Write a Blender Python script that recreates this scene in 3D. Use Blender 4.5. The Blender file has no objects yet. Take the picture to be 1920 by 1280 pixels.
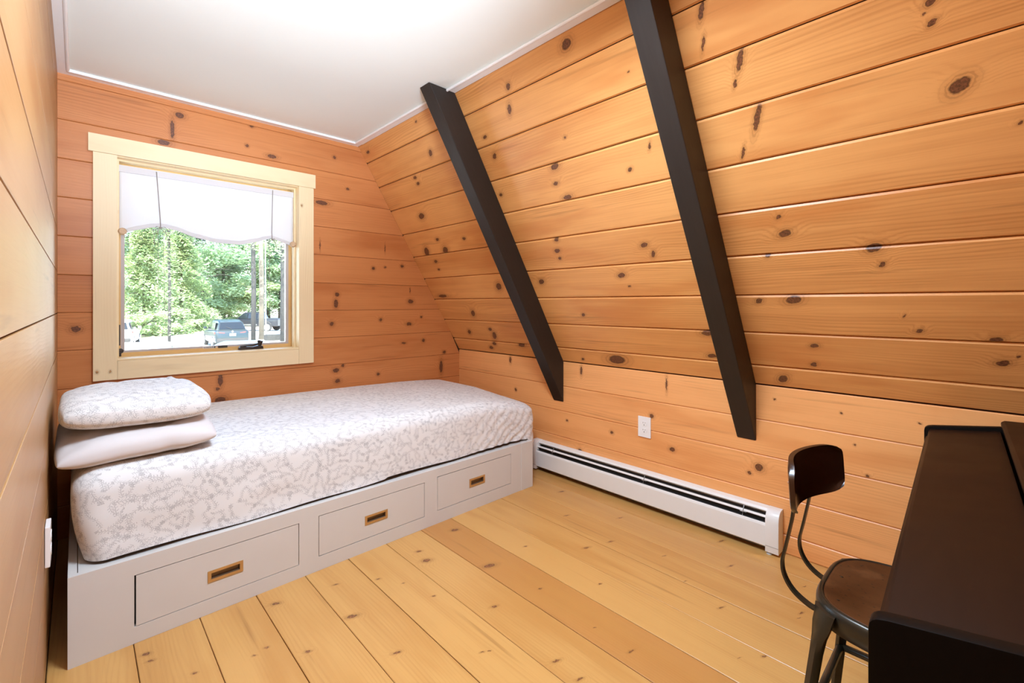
import bpy, bmesh, math, random
from mathutils import Vector, Matrix, noise
from math import sin, cos, pi, radians, sqrt

random.seed(7)
S = bpy.context.scene
COL = S.collection

# ------------------------------------------------------------------ camera
cd = bpy.data.cameras.new('camera')
cam = bpy.data.objects.new('camera', cd)
COL.objects.link(cam)
cd.sensor_fit = 'HORIZONTAL'
cd.sensor_width = 36.0
cd.lens = 855.52 / 1920 * 36.0
cd.shift_y = -(640 - 569.82) / 1920
cd.clip_start = 0.02
cd.clip_end = 400
YAW = radians(43.6197)
cam.location = (0, 0, 1.15)
cam.rotation_euler = (radians(90), 0, -YAW)
S.camera = cam

# ------------------------------------------------------------------ world, sun, exposure
w = bpy.data.worlds.new('sky')
S.world = w
w.use_nodes = True
wn = w.node_tree
sk = wn.nodes.new('ShaderNodeTexSky')
sk.sky_type = 'NISHITA'
sk.sun_disc = False
sk.sun_elevation = radians(52)
sk.sun_rotation = radians(200)
wn.nodes['Background'].inputs['Strength'].default_value = 1.5
wn.links.new(sk.outputs[0], wn.nodes['Background'].inputs['Color'])
sl = bpy.data.lights.new('sun', 'SUN')
sl.energy = 22.0
sl.angle = radians(0.6)
sl.color = (1, 0.95, 0.86)
so = bpy.data.objects.new('sun', sl)
COL.objects.link(so)
so.rotation_euler = (radians(38), 0, radians(-25))      # from behind the house, high
so.location = (0, 0, 20)
# the photographer's flash beside the camera, bounced off the ceiling
fd = bpy.data.lights.new('bounce_flash', 'SPOT')
fd.energy = 490
fd.color = (0.82, 1.0, 1.24)
fd.spot_size = radians(62)
fd.spot_blend = 1.0
fd.shadow_soft_size = 0.28
fo_ = bpy.data.objects.new('bounce_flash', fd)
COL.objects.link(fo_)
fo_.location = (0.15, -0.30, 1.45)
fo_.rotation_euler = (Vector((0.40, 1.45, 2.284)) - fo_.location).to_track_quat('-Z', 'Y').to_euler()
# soft fill light added overhead, out of view, just under the round fixture
LX, LY = 0.73, 0.84
qd = bpy.data.lights.new('overhead_fill', 'AREA')
qd.energy = 42
qd.color = (0.82, 1.0, 1.24)
qd.shape = 'DISK'
qd.size = 0.56
qo = bpy.data.objects.new('overhead_fill', qd)
COL.objects.link(qo)
qo.location = (LX, LY, 2.224)
LAMP_E = 5.0
LAMP_C = (0.95, 1.0, 1.0)
vs = S.view_settings
S.display_settings.display_device = 'sRGB'
vs.view_transform = 'Standard'
vs.look = 'None'
vs.gamma = 1
vs.use_curve_mapping = False
vs.exposure = 0.2
S.cycles.max_bounces = 10
S.cycles.diffuse_bounces = 7
S.cycles.transparent_max_bounces = 12
S.cycles.sample_clamp_indirect = 6
S.cycles.use_denoising = True

# ------------------------------------------------------------------ helpers
def tag(o, label=None, cat=None, group=None, kind=None):
    if label: o['label'] = label
    if cat: o['category'] = cat
    if group: o['group'] = group
    if kind: o['kind'] = kind
    return o

def link(o, parent=None):
    COL.objects.link(o)
    if parent: o.parent = parent
    return o

def empty(name, loc=(0, 0, 0), rz=0, parent=None):
    o = bpy.data.objects.new(name, None)
    o.location = loc
    o.rotation_euler = (0, 0, rz)
    o.empty_display_size = 0.05
    return link(o, parent)

def mesh(name, vf, mat, parent=None, smooth=False, auto=None, loc=None):
    v, f = vf[0], vf[1]
    me = bpy.data.meshes.new(name)
    me.from_pydata([tuple(p) for p in v], [], f)
    mats = mat if isinstance(mat, (list, tuple)) else [mat]
    for m in mats: me.materials.append(m)
    if len(vf) > 2:
        for p, i in zip(me.polygons, vf[2]): p.material_index = i
    bm = bmesh.new(); bm.from_mesh(me)
    bmesh.ops.recalc_face_normals(bm, faces=bm.faces)
    bm.to_mesh(me); bm.free()
    if smooth:
        me.polygons.foreach_set('use_smooth', [True] * len(me.polygons))
    me.update()
    o = bpy.data.objects.new(name, me)
    if loc: o.location = loc
    link(o, parent)
    if auto: sharp(me, auto)
    return o

def sharp(me, deg):
    bm = bmesh.new(); bm.from_mesh(me)
    for f in bm.faces: f.smooth = True
    for e in bm.edges:
        if len(e.link_faces) == 2 and e.calc_face_angle(0) > radians(deg): e.smooth = False
    bm.to_mesh(me); bm.free()

def join(*parts):
    V, F, M = [], [], []
    for p in parts:
        n = len(V)
        V += list(p[0]); F += [[i + n for i in f] for f in p[1]]
        M += list(p[2]) if len(p) > 2 else [0] * len(p[1])
    return V, F, M

def wm(p, i):
    return p[0], p[1], [i] * len(p[1])

def bx(x0, x1, y0, y1, z0, z1, b=0.0):
    if b <= 0:
        V = [(x, y, z) for x in (x0, x1) for y in (y0, y1) for z in (z0, z1)]
        return V, [[0, 1, 3, 2], [4, 6, 7, 5], [0, 4, 5, 1], [2, 3, 7, 6], [0, 2, 6, 4], [1, 5, 7, 3]]
    bm = bmesh.new()
    bmesh.ops.create_cube(bm, size=1)
    for v in bm.verts:
        v.co = Vector(((x0 + x1) / 2 + v.co.x * (x1 - x0), (y0 + y1) / 2 + v.co.y * (y1 - y0), (z0 + z1) / 2 + v.co.z * (z1 - z0)))
    bmesh.ops.bevel(bm, geom=bm.edges[:], offset=b, segments=2, profile=0.7, affect='EDGES')
    return dump(bm)

def dump(bm):
    bm.verts.index_update()
    r = [v.co.copy() for v in bm.verts], [[v.index for v in f.verts] for f in bm.faces]
    bm.free()
    return r

def prism(poly, a0, a1, axis='y'):
    """closed 2-D polygon swept along an axis: 'y' takes (x,z), 'x' takes (y,z), 'z' takes (x,y)"""
    def P(p, a):
        return {'y': (p[0], a, p[1]), 'x': (a, p[0], p[1]), 'z': (p[0], p[1], a)}[axis]
    n = len(poly)
    V = [P(p, a0) for p in poly] + [P(p, a1) for p in poly]
    F = [[i, (i + 1) % n, n + (i + 1) % n, n + i] for i in range(n)]
    F += [list(range(n))[::-1], list(range(n, 2 * n))]
    return V, F

def bevelled(vf, w, seg=2, ang=30):
    bm = bmesh.new()
    vs_ = [bm.verts.new(p) for p in vf[0]]
    for f in vf[1]: bm.faces.new([vs_[i] for i in f])
    bmesh.ops.recalc_face_normals(bm, faces=bm.faces)
    e = [e for e in bm.edges if len(e.link_faces) == 2 and e.calc_face_angle(0) > radians(ang)]
    bmesh.ops.bevel(bm, geom=e, offset=w, segments=seg, profile=0.6, affect='EDGES')
    return dump(bm)

def loft(rings, cap=True, closed=True):
    n = len(rings[0])
    V = [p for r in rings for p in r]
    F = []
    for k in range(len(rings) - 1):
        for i in range(n if closed else n - 1):
            j = (i + 1) % n
            F.append([k * n + i, k * n + j, (k + 1) * n + j, (k + 1) * n + i])
    if cap and closed:
        F.append(list(range(n))[::-1]); F.append(list(range((len(rings) - 1) * n, len(rings) * n)))
    return V, F

def tube(pts, r, n=8, r2=None, up=None):
    """round (or elliptical) bar along a polyline"""
    pts = [Vector(p) for p in pts]
    rings = []
    ref = Vector(up) if up else None
    for i, p in enumerate(pts):
        t = (pts[min(i + 1, len(pts) - 1)] - pts[max(i - 1, 0)]).normalized()
        a = ref if ref else (Vector((0, 0, 1)) if abs(t.z) < 0.9 else Vector((1, 0, 0)))
        s = t.cross(a).normalized(); u = s.cross(t).normalized()
        rr = r[i] if isinstance(r, (list, tuple)) else r
        rb = (r2 if r2 else rr)
        rings.append([p + s * rr * cos(2 * pi * k / n) + u * rb * sin(2 * pi * k / n) for k in range(n)])
    return loft(rings)

def flatbar(pts, wdt, th, side):
    """flat strip along a polyline; side = direction of its width"""
    pts = [Vector(p) for p in pts]; s = Vector(side).normalized()
    rings = []
    for i, p in enumerate(pts):
        t = (pts[min(i + 1, len(pts) - 1)] - pts[max(i - 1, 0)]).normalized()
        nrm = t.cross(s).normalized()
        rings.append([p + s * wdt / 2 + nrm * th / 2, p - s * wdt / 2 + nrm * th / 2, p - s * wdt / 2 - nrm * th / 2, p + s * wdt / 2 - nrm * th / 2])
    return loft(rings)

def lathe(prof, n=24, c=(0, 0, 0), axis='z'):
    def P(r, h, a):
        x, y = r * cos(a), r * sin(a)
        q = {'z': (x, y, h), 'y': (x, h, y), 'x': (h, x, y)}[axis]
        return (c[0] + q[0], c[1] + q[1], c[2] + q[2])
    rings = [[P(r, h, 2 * pi * k / n) for k in range(n)] for r, h in prof]
    return loft(rings)

def arc(cx, cy, r, a0, a1, n=6):
    return [(cx + r * cos(radians(a0 + (a1 - a0) * i / n)), cy + r * sin(radians(a0 + (a1 - a0) * i / n))) for i in range(n + 1)]

def xform(vf, M):
    return ([M @ Vector(p) for p in vf[0]],) + tuple(vf[1:])

# ------------------------------------------------------------------ materials
class NT:
    def __init__(s, name):
        s.m = bpy.data.materials.new(name); s.m.use_nodes = True
        s.t = s.m.node_tree; s.b = s.t.nodes['Principled BSDF']
    def n(s, typ, **kw):
        x = s.t.nodes.new('ShaderNode' + typ)
        for k, v in kw.items():
            if k in ('op', 'operation'): x.operation = v
            elif hasattr(x, k): setattr(x, k, v)
        return x
    def put(s, sock, v):
        if isinstance(v, bpy.types.NodeSocket): s.t.links.new(v, sock)
        elif v is not None:
            sock.default_value = v
    def math(s, op, a, b=None, c=None, clamp=False):
        x = s.n('Math', op=op); x.use_clamp = clamp
        for i, v in enumerate((a, b, c)):
            if v is not None: s.put(x.inputs[i], v)
        return x.outputs[0]
    def vec(s, op, a, b=None):
        x = s.n('VectorMath', op=op); s.put(x.inputs[0], a)
        if b is not None: s.put(x.inputs[1], b)
        return x.outputs['Value'] if op in ('LENGTH', 'DISTANCE', 'DOT_PRODUCT') else x.outputs['Vector']
    def rng(s, v, a, b, c=0.0, d=1.0, smooth=True):
        x = s.n('MapRange'); x.interpolation_type = 'SMOOTHSTEP' if smooth else 'LINEAR'; x.clamp = True
        s.put(x.inputs['Value'], v)
        for k, q in zip(('From Min', 'From Max', 'To Min', 'To Max'), (a, b, c, d)): s.put(x.inputs[k], q)
        return x.outputs['Result']
    def noise(s, v, scale, detail=2.0, rough=0.5, w=None, dist=0.0, color=False):
        x = s.n('TexNoise')
        if w is not None: x.noise_dimensions = '4D'; s.put(x.inputs['W'], w)
        s.put(x.inputs['Vector'], v); x.inputs['Scale'].default_value = scale
        x.inputs['Detail'].default_value = detail; x.inputs['Roughness'].default_value = rough
        x.inputs['Distortion'].default_value = dist
        return x.outputs['Color' if color else 'Fac']
    def vor(s, v, scale, feature='F1', out='Distance', rand=1.0):
        x = s.n('TexVoronoi'); x.feature = feature
        s.put(x.inputs['Vector'], v); x.inputs['Scale'].default_value = scale; x.inputs['Randomness'].default_value = rand
        return x.outputs[out]
    def mix(s, f, a, b, blend='MIX'):
        x = s.n('Mix'); x.data_type = 'RGBA'; x.blend_type = blend
        s.put(x.inputs[0], f); s.put(x.inputs[6], rgba(a)); s.put(x.inputs[7], rgba(b))
        return x.outputs[2]
    def bump(s, h, strength=0.2, dist=0.002):
        x = s.n('Bump'); x.inputs['Strength'].default_value = strength; x.inputs['Distance'].default_value = dist
        s.put(x.inputs['Height'], h); s.put(s.b.inputs['Normal'], x.outputs[0])
    def fin(s, col=None, rough=None, metal=None, spec=None):
        s.put(s.b.inputs['Base Color'], rgba(col)); s.put(s.b.inputs['Roughness'], rough)
        s.put(s.b.inputs['Metallic'], metal)
        if spec is not None: s.b.inputs['Specular IOR Level'].default_value = spec
        return s.m
    def obj(s): return s.n('TexCoord').outputs['Object']
    def uv(s): return s.n('TexCoord').outputs['UV']
    def rand(s): return s.n('ObjectInfo').outputs['Random']

def rgba(c):
    if isinstance(c, (tuple, list)) and len(c) == 3: return (*c, 1)
    return c

def scl(t, v, sx, sy, sz):
    return t.vec('MULTIPLY', v, (sx, sy, sz))

NK = 10
def wood(name, light, dark, knot=(0.075, 0.026, 0.012), rough=0.42, vary=0.35, streak=0.5, lines=0.5, knots=True, swap=False, reddish=None, blotch=0.5, blush=None, kscale=1.0, skew=0.0):
    """knotty pine; local x runs along the board, y across. Each board carries its own knots as object properties."""
    t = NT(name)
    P = t.obj()
    if swap:
        P = t.vec('MULTIPLY', P, (1, 1, 1))
        sep = t.n('SeparateXYZ'); t.put(sep.inputs[0], P)
        cmb = t.n('CombineXYZ')
        order = {'z': (2, 0, 1), 'y': (1, 0, 2)}[swap]
        for i, k in enumerate(order): t.put(cmb.inputs[i], sep.outputs[k])
        P = cmb.outputs[0]
    rd = t.rand()
    w4 = t.math('MULTIPLY', rd, 97.0)
    halo = None
    wob = t.vec('MULTIPLY', t.vec('SUBTRACT', t.noise(P, 70, 2, color=True), (0.5, 0.5, 0.5)), (0.014, 0.011, 0))
    if knots:
        Pk = t.vec('MULTIPLY', t.vec('ADD', P, wob), (1, 1, 0))
        dm = None
        for i in range(NK):
            a = t.n('Attribute', attribute_type='OBJECT', attribute_name='knot%d' % i)
            q = t.n('Attribute', attribute_type='OBJECT', attribute_name='knotsize%d' % i)
            Lk = t.vec('SUBTRACT', Pk, a.outputs['Vector'])
            if skew:
                sx = t.n('SeparateXYZ'); t.put(sx.inputs[0], Lk)
                cx = t.n('CombineXYZ'); t.put(cx.inputs[0], t.math('MULTIPLY_ADD', sx.outputs[1], -skew, sx.outputs[0])); t.put(cx.inputs[1], sx.outputs[1])
                Lk = cx.outputs[0]
            d = t.vec('LENGTH', t.vec('MULTIPLY', Lk, q.outputs['Vector']))
            if kscale != 1.0: d = t.math('MULTIPLY', d, 1 / kscale)
            dm = d if dm is None else t.math('SMOOTH_MIN', dm, d, 0.15)
        halo = t.rng(dm, 0.9, 2.6, 1.0, 0.0)
        core = t.rng(dm, 0.72, 1.12, 1.0, 0.0)
    sep = t.n('SeparateXYZ'); t.put(sep.inputs[0], P)
    v = sep.outputs[1]
    tone = t.n('Attribute', attribute_type='OBJECT', attribute_name='tone').outputs['Fac']
    big = t.noise(scl(t, P, 0.7, 4.5, 3.0), 1.0, 2, 0.5, w4)
    vv = t.math('MULTIPLY_ADD', big, 0.20, v)
    if halo is not None: vv = t.math('MULTIPLY_ADD', t.rng(dm, 0.6, 4.5, 1.0, 0.0), 0.030, vv)
    fine = t.noise(scl(t, P, 2.6, 150.0, 60.0), 1.0, 3, 0.65, w4)
    ln = t.math('SINE', t.math('MULTIPLY_ADD', vv, 430.0, t.math('MULTIPLY', fine, 3.0)))
    ln = t.math('POWER', t.math('MULTIPLY_ADD', ln, 0.5, 0.5), 2.2)
    lm_ = t.noise(scl(t, P, 0.8, 7.0, 4.0), 1.0, 2, 0.5, w4)
    f = t.math('ADD', t.math('MULTIPLY', t.math('MULTIPLY', ln, t.rng(lm_, 0.40, 0.62)), 0.42 * lines),
               t.math('MULTIPLY', t.math('SUBTRACT', fine, 0.34), 0.85 * streak))
    bl = t.noise(scl(t, P, 1.6, 3.0, 2.0), 1.0, 3, 0.55, w4)
    f = t.math('ADD', f, t.math('MULTIPLY', t.math('SUBTRACT', bl, 0.5), 1.3 * blotch))
    bd = t.noise(scl(t, P, 0.35, 16.0, 5.0), 1.0, 2, 0.5, t.math('ADD', w4, 5.0))
    f = t.math('ADD', f, t.math('MULTIPLY', t.math('SUBTRACT', bd, 0.5), 1.5 * blotch))
    f = t.math('ADD', f, t.math('MULTIPLY', t.math('SUBTRACT', rd, 0.5), vary))
    f = t.math('ADD', f, tone, clamp=True)
    col = t.mix(f, light, dark)
    if reddish:
        col = t.mix(t.rng(tone, 0.30, 0.50, 0.0, 0.75), col, reddish)
    if blush:
        bn = t.noise(scl(t, P, 1.1, 6.0, 2.0), 1.0, 3, 0.6, t.math('ADD', w4, 23.0))
        col = t.mix(t.rng(bn, 0.48, 0.70, 0.0, 0.75), col, blush)
    # resin streaks
    st = t.noise(scl(t, P, 1.5, 34.0, 9.0), 1.0, 3, 0.55, t.math('ADD', w4, 11.0))
    col = t.mix(t.rng(st, 0.60, 0.76, 0.0, 0.5), col, tuple(c * 0.66 for c in dark))
    if halo is not None:
        rings = t.math('MULTIPLY', t.rng(t.math('SINE', t.math('MULTIPLY', dm, 11.0)), 0.0, 0.9), t.rng(dm, 1.05, 2.3, 1.0, 0.0))
        col = t.mix(t.math('MULTIPLY', rings, 0.40), col, tuple(c * 0.6 for c in dark))
        col = t.mix(t.math('MULTIPLY', halo, 0.30), col, tuple(c * 0.7 for c in dark))
        kn = t.noise(scl(t, P, 140, 140, 1), 1.0, 2, 0.7)
        kc = t.mix(t.rng(kn, 0.35, 0.7), knot, tuple(min(1, c * 2.8) for c in knot))
        edge = t.math('MULTIPLY', t.rng(dm, 0.62, 0.85), t.rng(dm, 0.95, 1.2, 1.0, 0.0))
        kc = t.mix(t.math('MULTIPLY', edge, 0.7), kc, tuple(c * 0.35 for c in knot))
        col = t.mix(t.math('MULTIPLY', core, 0.93), col, kc)
    t.bump(t.math('MULTIPLY_ADD', ln, 0.3, fine), 0.14, 0.0015)
    r = t.math('MULTIPLY_ADD', bl, 0.2, rough - 0.10)
    return t.fin(col, r, spec=0.45)

def plain(name, col, rough=0.5, metal=0.0, var=0.06, scale=14, bump=0.0, spec=0.5):
    t = NT(name)
    n = t.noise(t.obj(), scale, 3)
    c = t.mix(n, tuple(min(1, x * (1 + var)) for x in col), tuple(x * (1 - var) for x in col))
    if bump: t.bump(t.noise(t.obj(), scale * 18, 2), bump, 0.001)
    return t.fin(c, t.math('MULTIPLY_ADD', n, 0.1, rough - 0.05), metal, spec)

M = {}
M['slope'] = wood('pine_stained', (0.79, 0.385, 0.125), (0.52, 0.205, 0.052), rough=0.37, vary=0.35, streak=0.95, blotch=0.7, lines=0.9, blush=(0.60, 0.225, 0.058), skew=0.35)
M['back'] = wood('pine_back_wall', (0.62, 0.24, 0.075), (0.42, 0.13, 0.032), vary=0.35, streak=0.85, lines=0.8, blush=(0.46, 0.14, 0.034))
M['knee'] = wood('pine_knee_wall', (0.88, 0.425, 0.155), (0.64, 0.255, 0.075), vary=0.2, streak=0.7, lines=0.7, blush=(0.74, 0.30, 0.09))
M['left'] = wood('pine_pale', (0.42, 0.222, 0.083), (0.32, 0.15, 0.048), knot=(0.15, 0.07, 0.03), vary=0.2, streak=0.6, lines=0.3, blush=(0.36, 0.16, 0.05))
M['floor'] = wood('pine_floor', (0.60, 0.335, 0.105), (0.43, 0.195, 0.048), knot=(0.13, 0.05, 0.02), rough=0.36, vary=0.12, reddish=(0.46, 0.19, 0.05), blotch=0.6, lines=0.5, streak=0.7, blush=(0.50, 0.245, 0.065), kscale=0.8, skew=0.3)
M['casing'] = wood('pine_casing', (0.88, 0.71, 0.43), (0.76, 0.54, 0.27), vary=0.15, streak=0.35, lines=0.55, knot=(0.28, 0.14, 0.05), blotch=0.35)
M['casing_up'] = wood('pine_casing_upright', (0.88, 0.71, 0.43), (0.74, 0.52, 0.26), vary=0.15, streak=0.35, lines=0.7, swap='z', knot=(0.28, 0.14, 0.05), blotch=0.35)
M['sash'] = wood('pine_sash', (0.74, 0.48, 0.19), (0.62, 0.36, 0.12), vary=0.1, streak=0.3, lines=0.2, knots=False)
M['backing'] = plain('dark_backing', (0.06, 0.025, 0.01), 0.9)
M['ceiling'] = plain('ceiling_paint', (0.80, 0.82, 0.765), 0.75, var=0.015, scale=5)
M['trimwhite'] = plain('trim_paint', (0.86, 0.85, 0.83), 0.4, var=0.02)
M['bedpaint'] = plain('bed_paint', (0.64, 0.63, 0.60), 0.42, var=0.025, scale=8, bump=0.03)
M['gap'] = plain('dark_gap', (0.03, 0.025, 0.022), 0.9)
def dark_wood(name, col, col2, rough, spec=0.35):
    t = NT(name); P = t.obj()
    n = t.noise(scl(t, P, 8, 90, 90), 1.0, 3)
    b = t.noise(P, 7, 3)
    c = t.mix(n, col, col2)
    t.bump(n, 0.1, 0.001)
    return t.fin(c, t.math('MULTIPLY_ADD', b, 0.14, rough - 0.07), spec=spec)
M['rafter'] = dark_wood('dark_beam_stain', (0.016, 0.0105, 0.0075), (0.028, 0.020, 0.0155), 0.5)
M['piano'] = dark_wood('piano_veneer', (0.010, 0.003, 0.0010), (0.014, 0.0045, 0.0016), 0.46, 0.2)
M['piano_shaded'] = dark_wood('piano_veneer_shaded', (0.0018, 0.0009, 0.0005), (0.0026, 0.0012, 0.0007), 0.5, 0.12)  # darker copy of the veneer; shade on the ends put into the colour
M['brass'] = plain('brass', (0.62, 0.42, 0.20), 0.35, 0.75, 0.15, 30)
M['brassdark'] = plain('brass_cup', (0.22, 0.15, 0.09), 0.4, 0.6, 0.2, 40)
M['enamel'] = plain('heater_enamel', (0.80, 0.805, 0.775), 0.35, var=0.02)
M['fin'] = plain('heater_fins', (0.05, 0.05, 0.05), 0.5, 0.4)
M['finlight'] = plain('heater_bracket', (0.35, 0.34, 0.33), 0.45, 0.6)
M['clearplastic'] = plain('grey_plastic', (0.5, 0.52, 0.5), 0.3)
M['plastic'] = plain('white_plastic', (0.86, 0.86, 0.85), 0.3, var=0.01)
M['slot'] = plain('dark_slot', (0.05, 0.045, 0.04), 0.6)
M['steel'] = plain('painted_steel', (0.030, 0.024, 0.015), 0.3, 0.35, 0.25, 25)
M['bolt'] = plain('bolt_steel', (0.6, 0.6, 0.62), 0.25, 0.9)
M['crank'] = plain('bronze_hardware', (0.045, 0.036, 0.032), 0.35, 0.3)
M['greyframe'] = plain('window_weatherstrip', (0.52, 0.46, 0.44), 0.5, var=0.03)
M['label'] = plain('window_sticker', (0.82, 0.80, 0.78), 0.5)
M['cord'] = plain('twill_tape', (0.36, 0.32, 0.29), 0.8)
M['knob'] = plain('raw_wood', (0.60, 0.42, 0.26), 0.6, var=0.25, scale=90)
t = NT('seat_plywood'); P = t.obj()
n = t.noise(scl(t, P, 60, 9, 9), 1.0, 4, 0.6); b = t.noise(P, 16, 4, 0.65); sc = t.vor(P, 55)
c = t.mix(n, (0.105, 0.036, 0.010), (0.060, 0.019, 0.006))
c = t.mix(t.rng(b, 0.52, 0.72, 0, 0.6), c, (0.15, 0.058, 0.019))
c = t.mix(t.rng(sc, 0.10, 0.19, 0.85, 0.0), c, (0.022, 0.010, 0.006))
M['ply'] = t.fin(c, t.math('MULTIPLY_ADD', b, 0.25, 0.32), spec=0.3)

def floral(name, base, ink):
    """scattered sprigs (stem, paired leaves, a small blossom) joined by thin wandering vines"""
    t = NT(name); U = t.uv()
    wob = t.vec('MULTIPLY', t.vec('SUBTRACT', t.noise(U, 26, 2, color=True), (0.5, 0.5, 0.5)), (0.016, 0.016, 0))
    Q = t.vec('MULTIPLY', t.vec('ADD', U, wob), (1.22, 1.22, 1.0))
    total = None
    for k, (scale, off) in enumerate(((14.5, 0.0), (17.0, 3.7), (20.0, 9.1))):
        Qk = t.vec('ADD', Q, (off, off * 0.6, 0.0))
        x = t.n('TexVoronoi'); x.voronoi_dimensions = '2D'
        t.put(x.inputs['Vector'], Qk); x.inputs['Scale'].default_value = scale; x.inputs['Randomness'].default_value = 0.85
        sc = t.n('SeparateXYZ'); t.put(sc.inputs[0], x.outputs['Color'])
        L = t.vec('SUBTRACT', Qk, x.outputs['Position'])
        rt = t.n('VectorRotate'); rt.rotation_type = 'Z_AXIS'
        t.put(rt.inputs['Vector'], L); t.put(rt.inputs['Angle'], t.math('MULTIPLY', sc.outputs[0], 6.283))
        s = t.n('SeparateXYZ'); t.put(s.inputs[0], rt.outputs[0])
        px, py = s.outputs[0], s.outputs[1]
        yc = t.math('MULTIPLY', t.math('SINE', t.math('MULTIPLY', px, 80.0)), 0.006)
        sd = t.math('SUBTRACT', py, yc)
        ab = t.math('ABSOLUTE', sd)
        inx = t.rng(t.math('ABSOLUTE', px), 0.036, 0.041, 1, 0)
        stem = t.math('MULTIPLY', t.rng(ab, 0.0005, 0.0013, 1, 0), inx)
        fr = t.math('SUBTRACT', t.math('FRACT', t.math('MULTIPLY_ADD', px, 105.0, t.math('MULTIPLY', t.math('SIGN', sd), 0.25))), 0.5)
        a = t.math('SUBTRACT', t.math('MULTIPLY', fr, 1 / 105.0), t.math('MULTIPLY', t.math('SUBTRACT', ab, 0.0055), 0.75))
        e1 = t.math('POWER', t.math('ABSOLUTE', t.math('MULTIPLY', a, 1 / 0.0013)), 2.0)
        e2 = t.math('POWER', t.math('ABSOLUTE', t.math('MULTIPLY', t.math('SUBTRACT', ab, 0.0055), 1 / 0.0044)), 2.0)
        leaf = t.math('MULTIPLY', t.rng(t.math('ADD', e1, e2), 0.55, 1.1, 1, 0), inx)
        fv = t.n('CombineXYZ'); t.put(fv.inputs[0], t.math('SUBTRACT', px, 0.026)); t.put(fv.inputs[1], t.math('SUBTRACT', py, 0.004))
        r = t.vec('LENGTH', fv.outputs[0])
        rad = t.math('ARCTAN2', t.math('SUBTRACT', py, 0.004), t.math('SUBTRACT', px, 0.026))
        rr = t.math('MULTIPLY_ADD', t.math('SINE', t.math('MULTIPLY', rad, 5.0)), 0.0016, r)
        bl = t.math('MAXIMUM', t.rng(t.math('ABSOLUTE', t.math('SUBTRACT', rr, 0.0068)), 0.0006, 0.0016, 1, 0), t.rng(t.math('ABSOLUTE', t.math('SUBTRACT', rr, 0.0030)), 0.0004, 0.0014, 1, 0))
        bl = t.math('MULTIPLY', bl, t.rng(sc.outputs[1], 0.45, 0.5))
        lf = t.math('MULTIPLY', leaf, t.rng(t.noise(U, 260, 1), 0.34, 0.5, 0.45, 1.0))
        m = t.math('MULTIPLY', t.math('MAXIMUM', t.math('MAXIMUM', stem, lf), bl), t.rng(sc.outputs[2], 0.20, 0.24))
        total = m if total is None else t.math('MAXIMUM', total, m)
    a = t.math('MULTIPLY', total, 0.66)
    c = t.mix(a, base, ink)
    t.bump(t.noise(U, 420, 2), 0.08, 0.0006)
    t.b.inputs['Sheen Weight'].default_value = 0.15
    return t.fin(c, 0.85, spec=0.2)
M['floral'] = floral('floral_cotton', (0.765, 0.77, 0.76), (0.30, 0.30, 0.31))
M['pillow'] = plain('white_cotton', (0.69, 0.665, 0.66), 0.9, var=0.03, scale=5, bump=0.05, spec=0.2)
t = NT('shade_linen')
c = t.mix(t.noise(t.obj(), 6, 3), (0.88, 0.87, 0.87), (0.84, 0.82, 0.82))
t.bump(t.noise(scl(t, t.obj(), 900, 900, 900), 1, 1), 0.1, 0.0005)
m = t.fin(c, 0.9, spec=0.1)
tr = t.n('BsdfTranslucent'); tr.inputs[0].default_value = (0.92, 0.93, 0.95, 1)
mx = t.n('MixShader'); mx.inputs[0].default_value = 0.25
t.t.links.new(t.b.outputs[0], mx.inputs[1]); t.t.links.new(tr.outputs[0], mx.inputs[2])
t.t.links.new(mx.outputs[0], t.t.nodes['Material Output'].inputs[0])
M['linen'] = m
t = NT('window_glass')
ts = t.n('BsdfTransparent'); ts.inputs[0].default_value = (0.96, 0.98, 0.97, 1)
gl = t.n('BsdfGlossy'); gl.inputs['Roughness'].default_value = 0.02
fr = t.n('Fresnel'); fr.inputs[0].default_value = 1.45
mx = t.n('MixShader')
t.t.links.new(fr.outputs[0], mx.inputs[0]); t.t.links.new(ts.outputs[0], mx.inputs[1]); t.t.links.new(gl.outputs[0], mx.inputs[2])
t.t.links.new(mx.outputs[0], t.t.nodes['Material Output'].inputs[0])
M['glass'] = t.m
t = NT('lamp_glass')
t.b.inputs['Emission Color'].default_value = (*LAMP_C, 1)
t.b.inputs['Emission Strength'].default_value = LAMP_E
M['lampglass'] = t.fin((0.9, 0.88, 0.84), 0.4)
M['plydark'] = plain('dark_plywood', (0.030, 0.011, 0.005), 0.25, var=0.3, scale=20)

# ------------------------------------------------------------------ room geometry
XL, XK, YB, YN, ZC = -0.07, 2.364, 3.135, -0.80, 2.284
SL = radians(59.28)
CS, SN = cos(SL), sin(SL)
KT = 0.765                                   # height of the knee wall
XC = XK - (ZC - KT) / math.tan(SL)           # where slope meets ceiling

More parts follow.
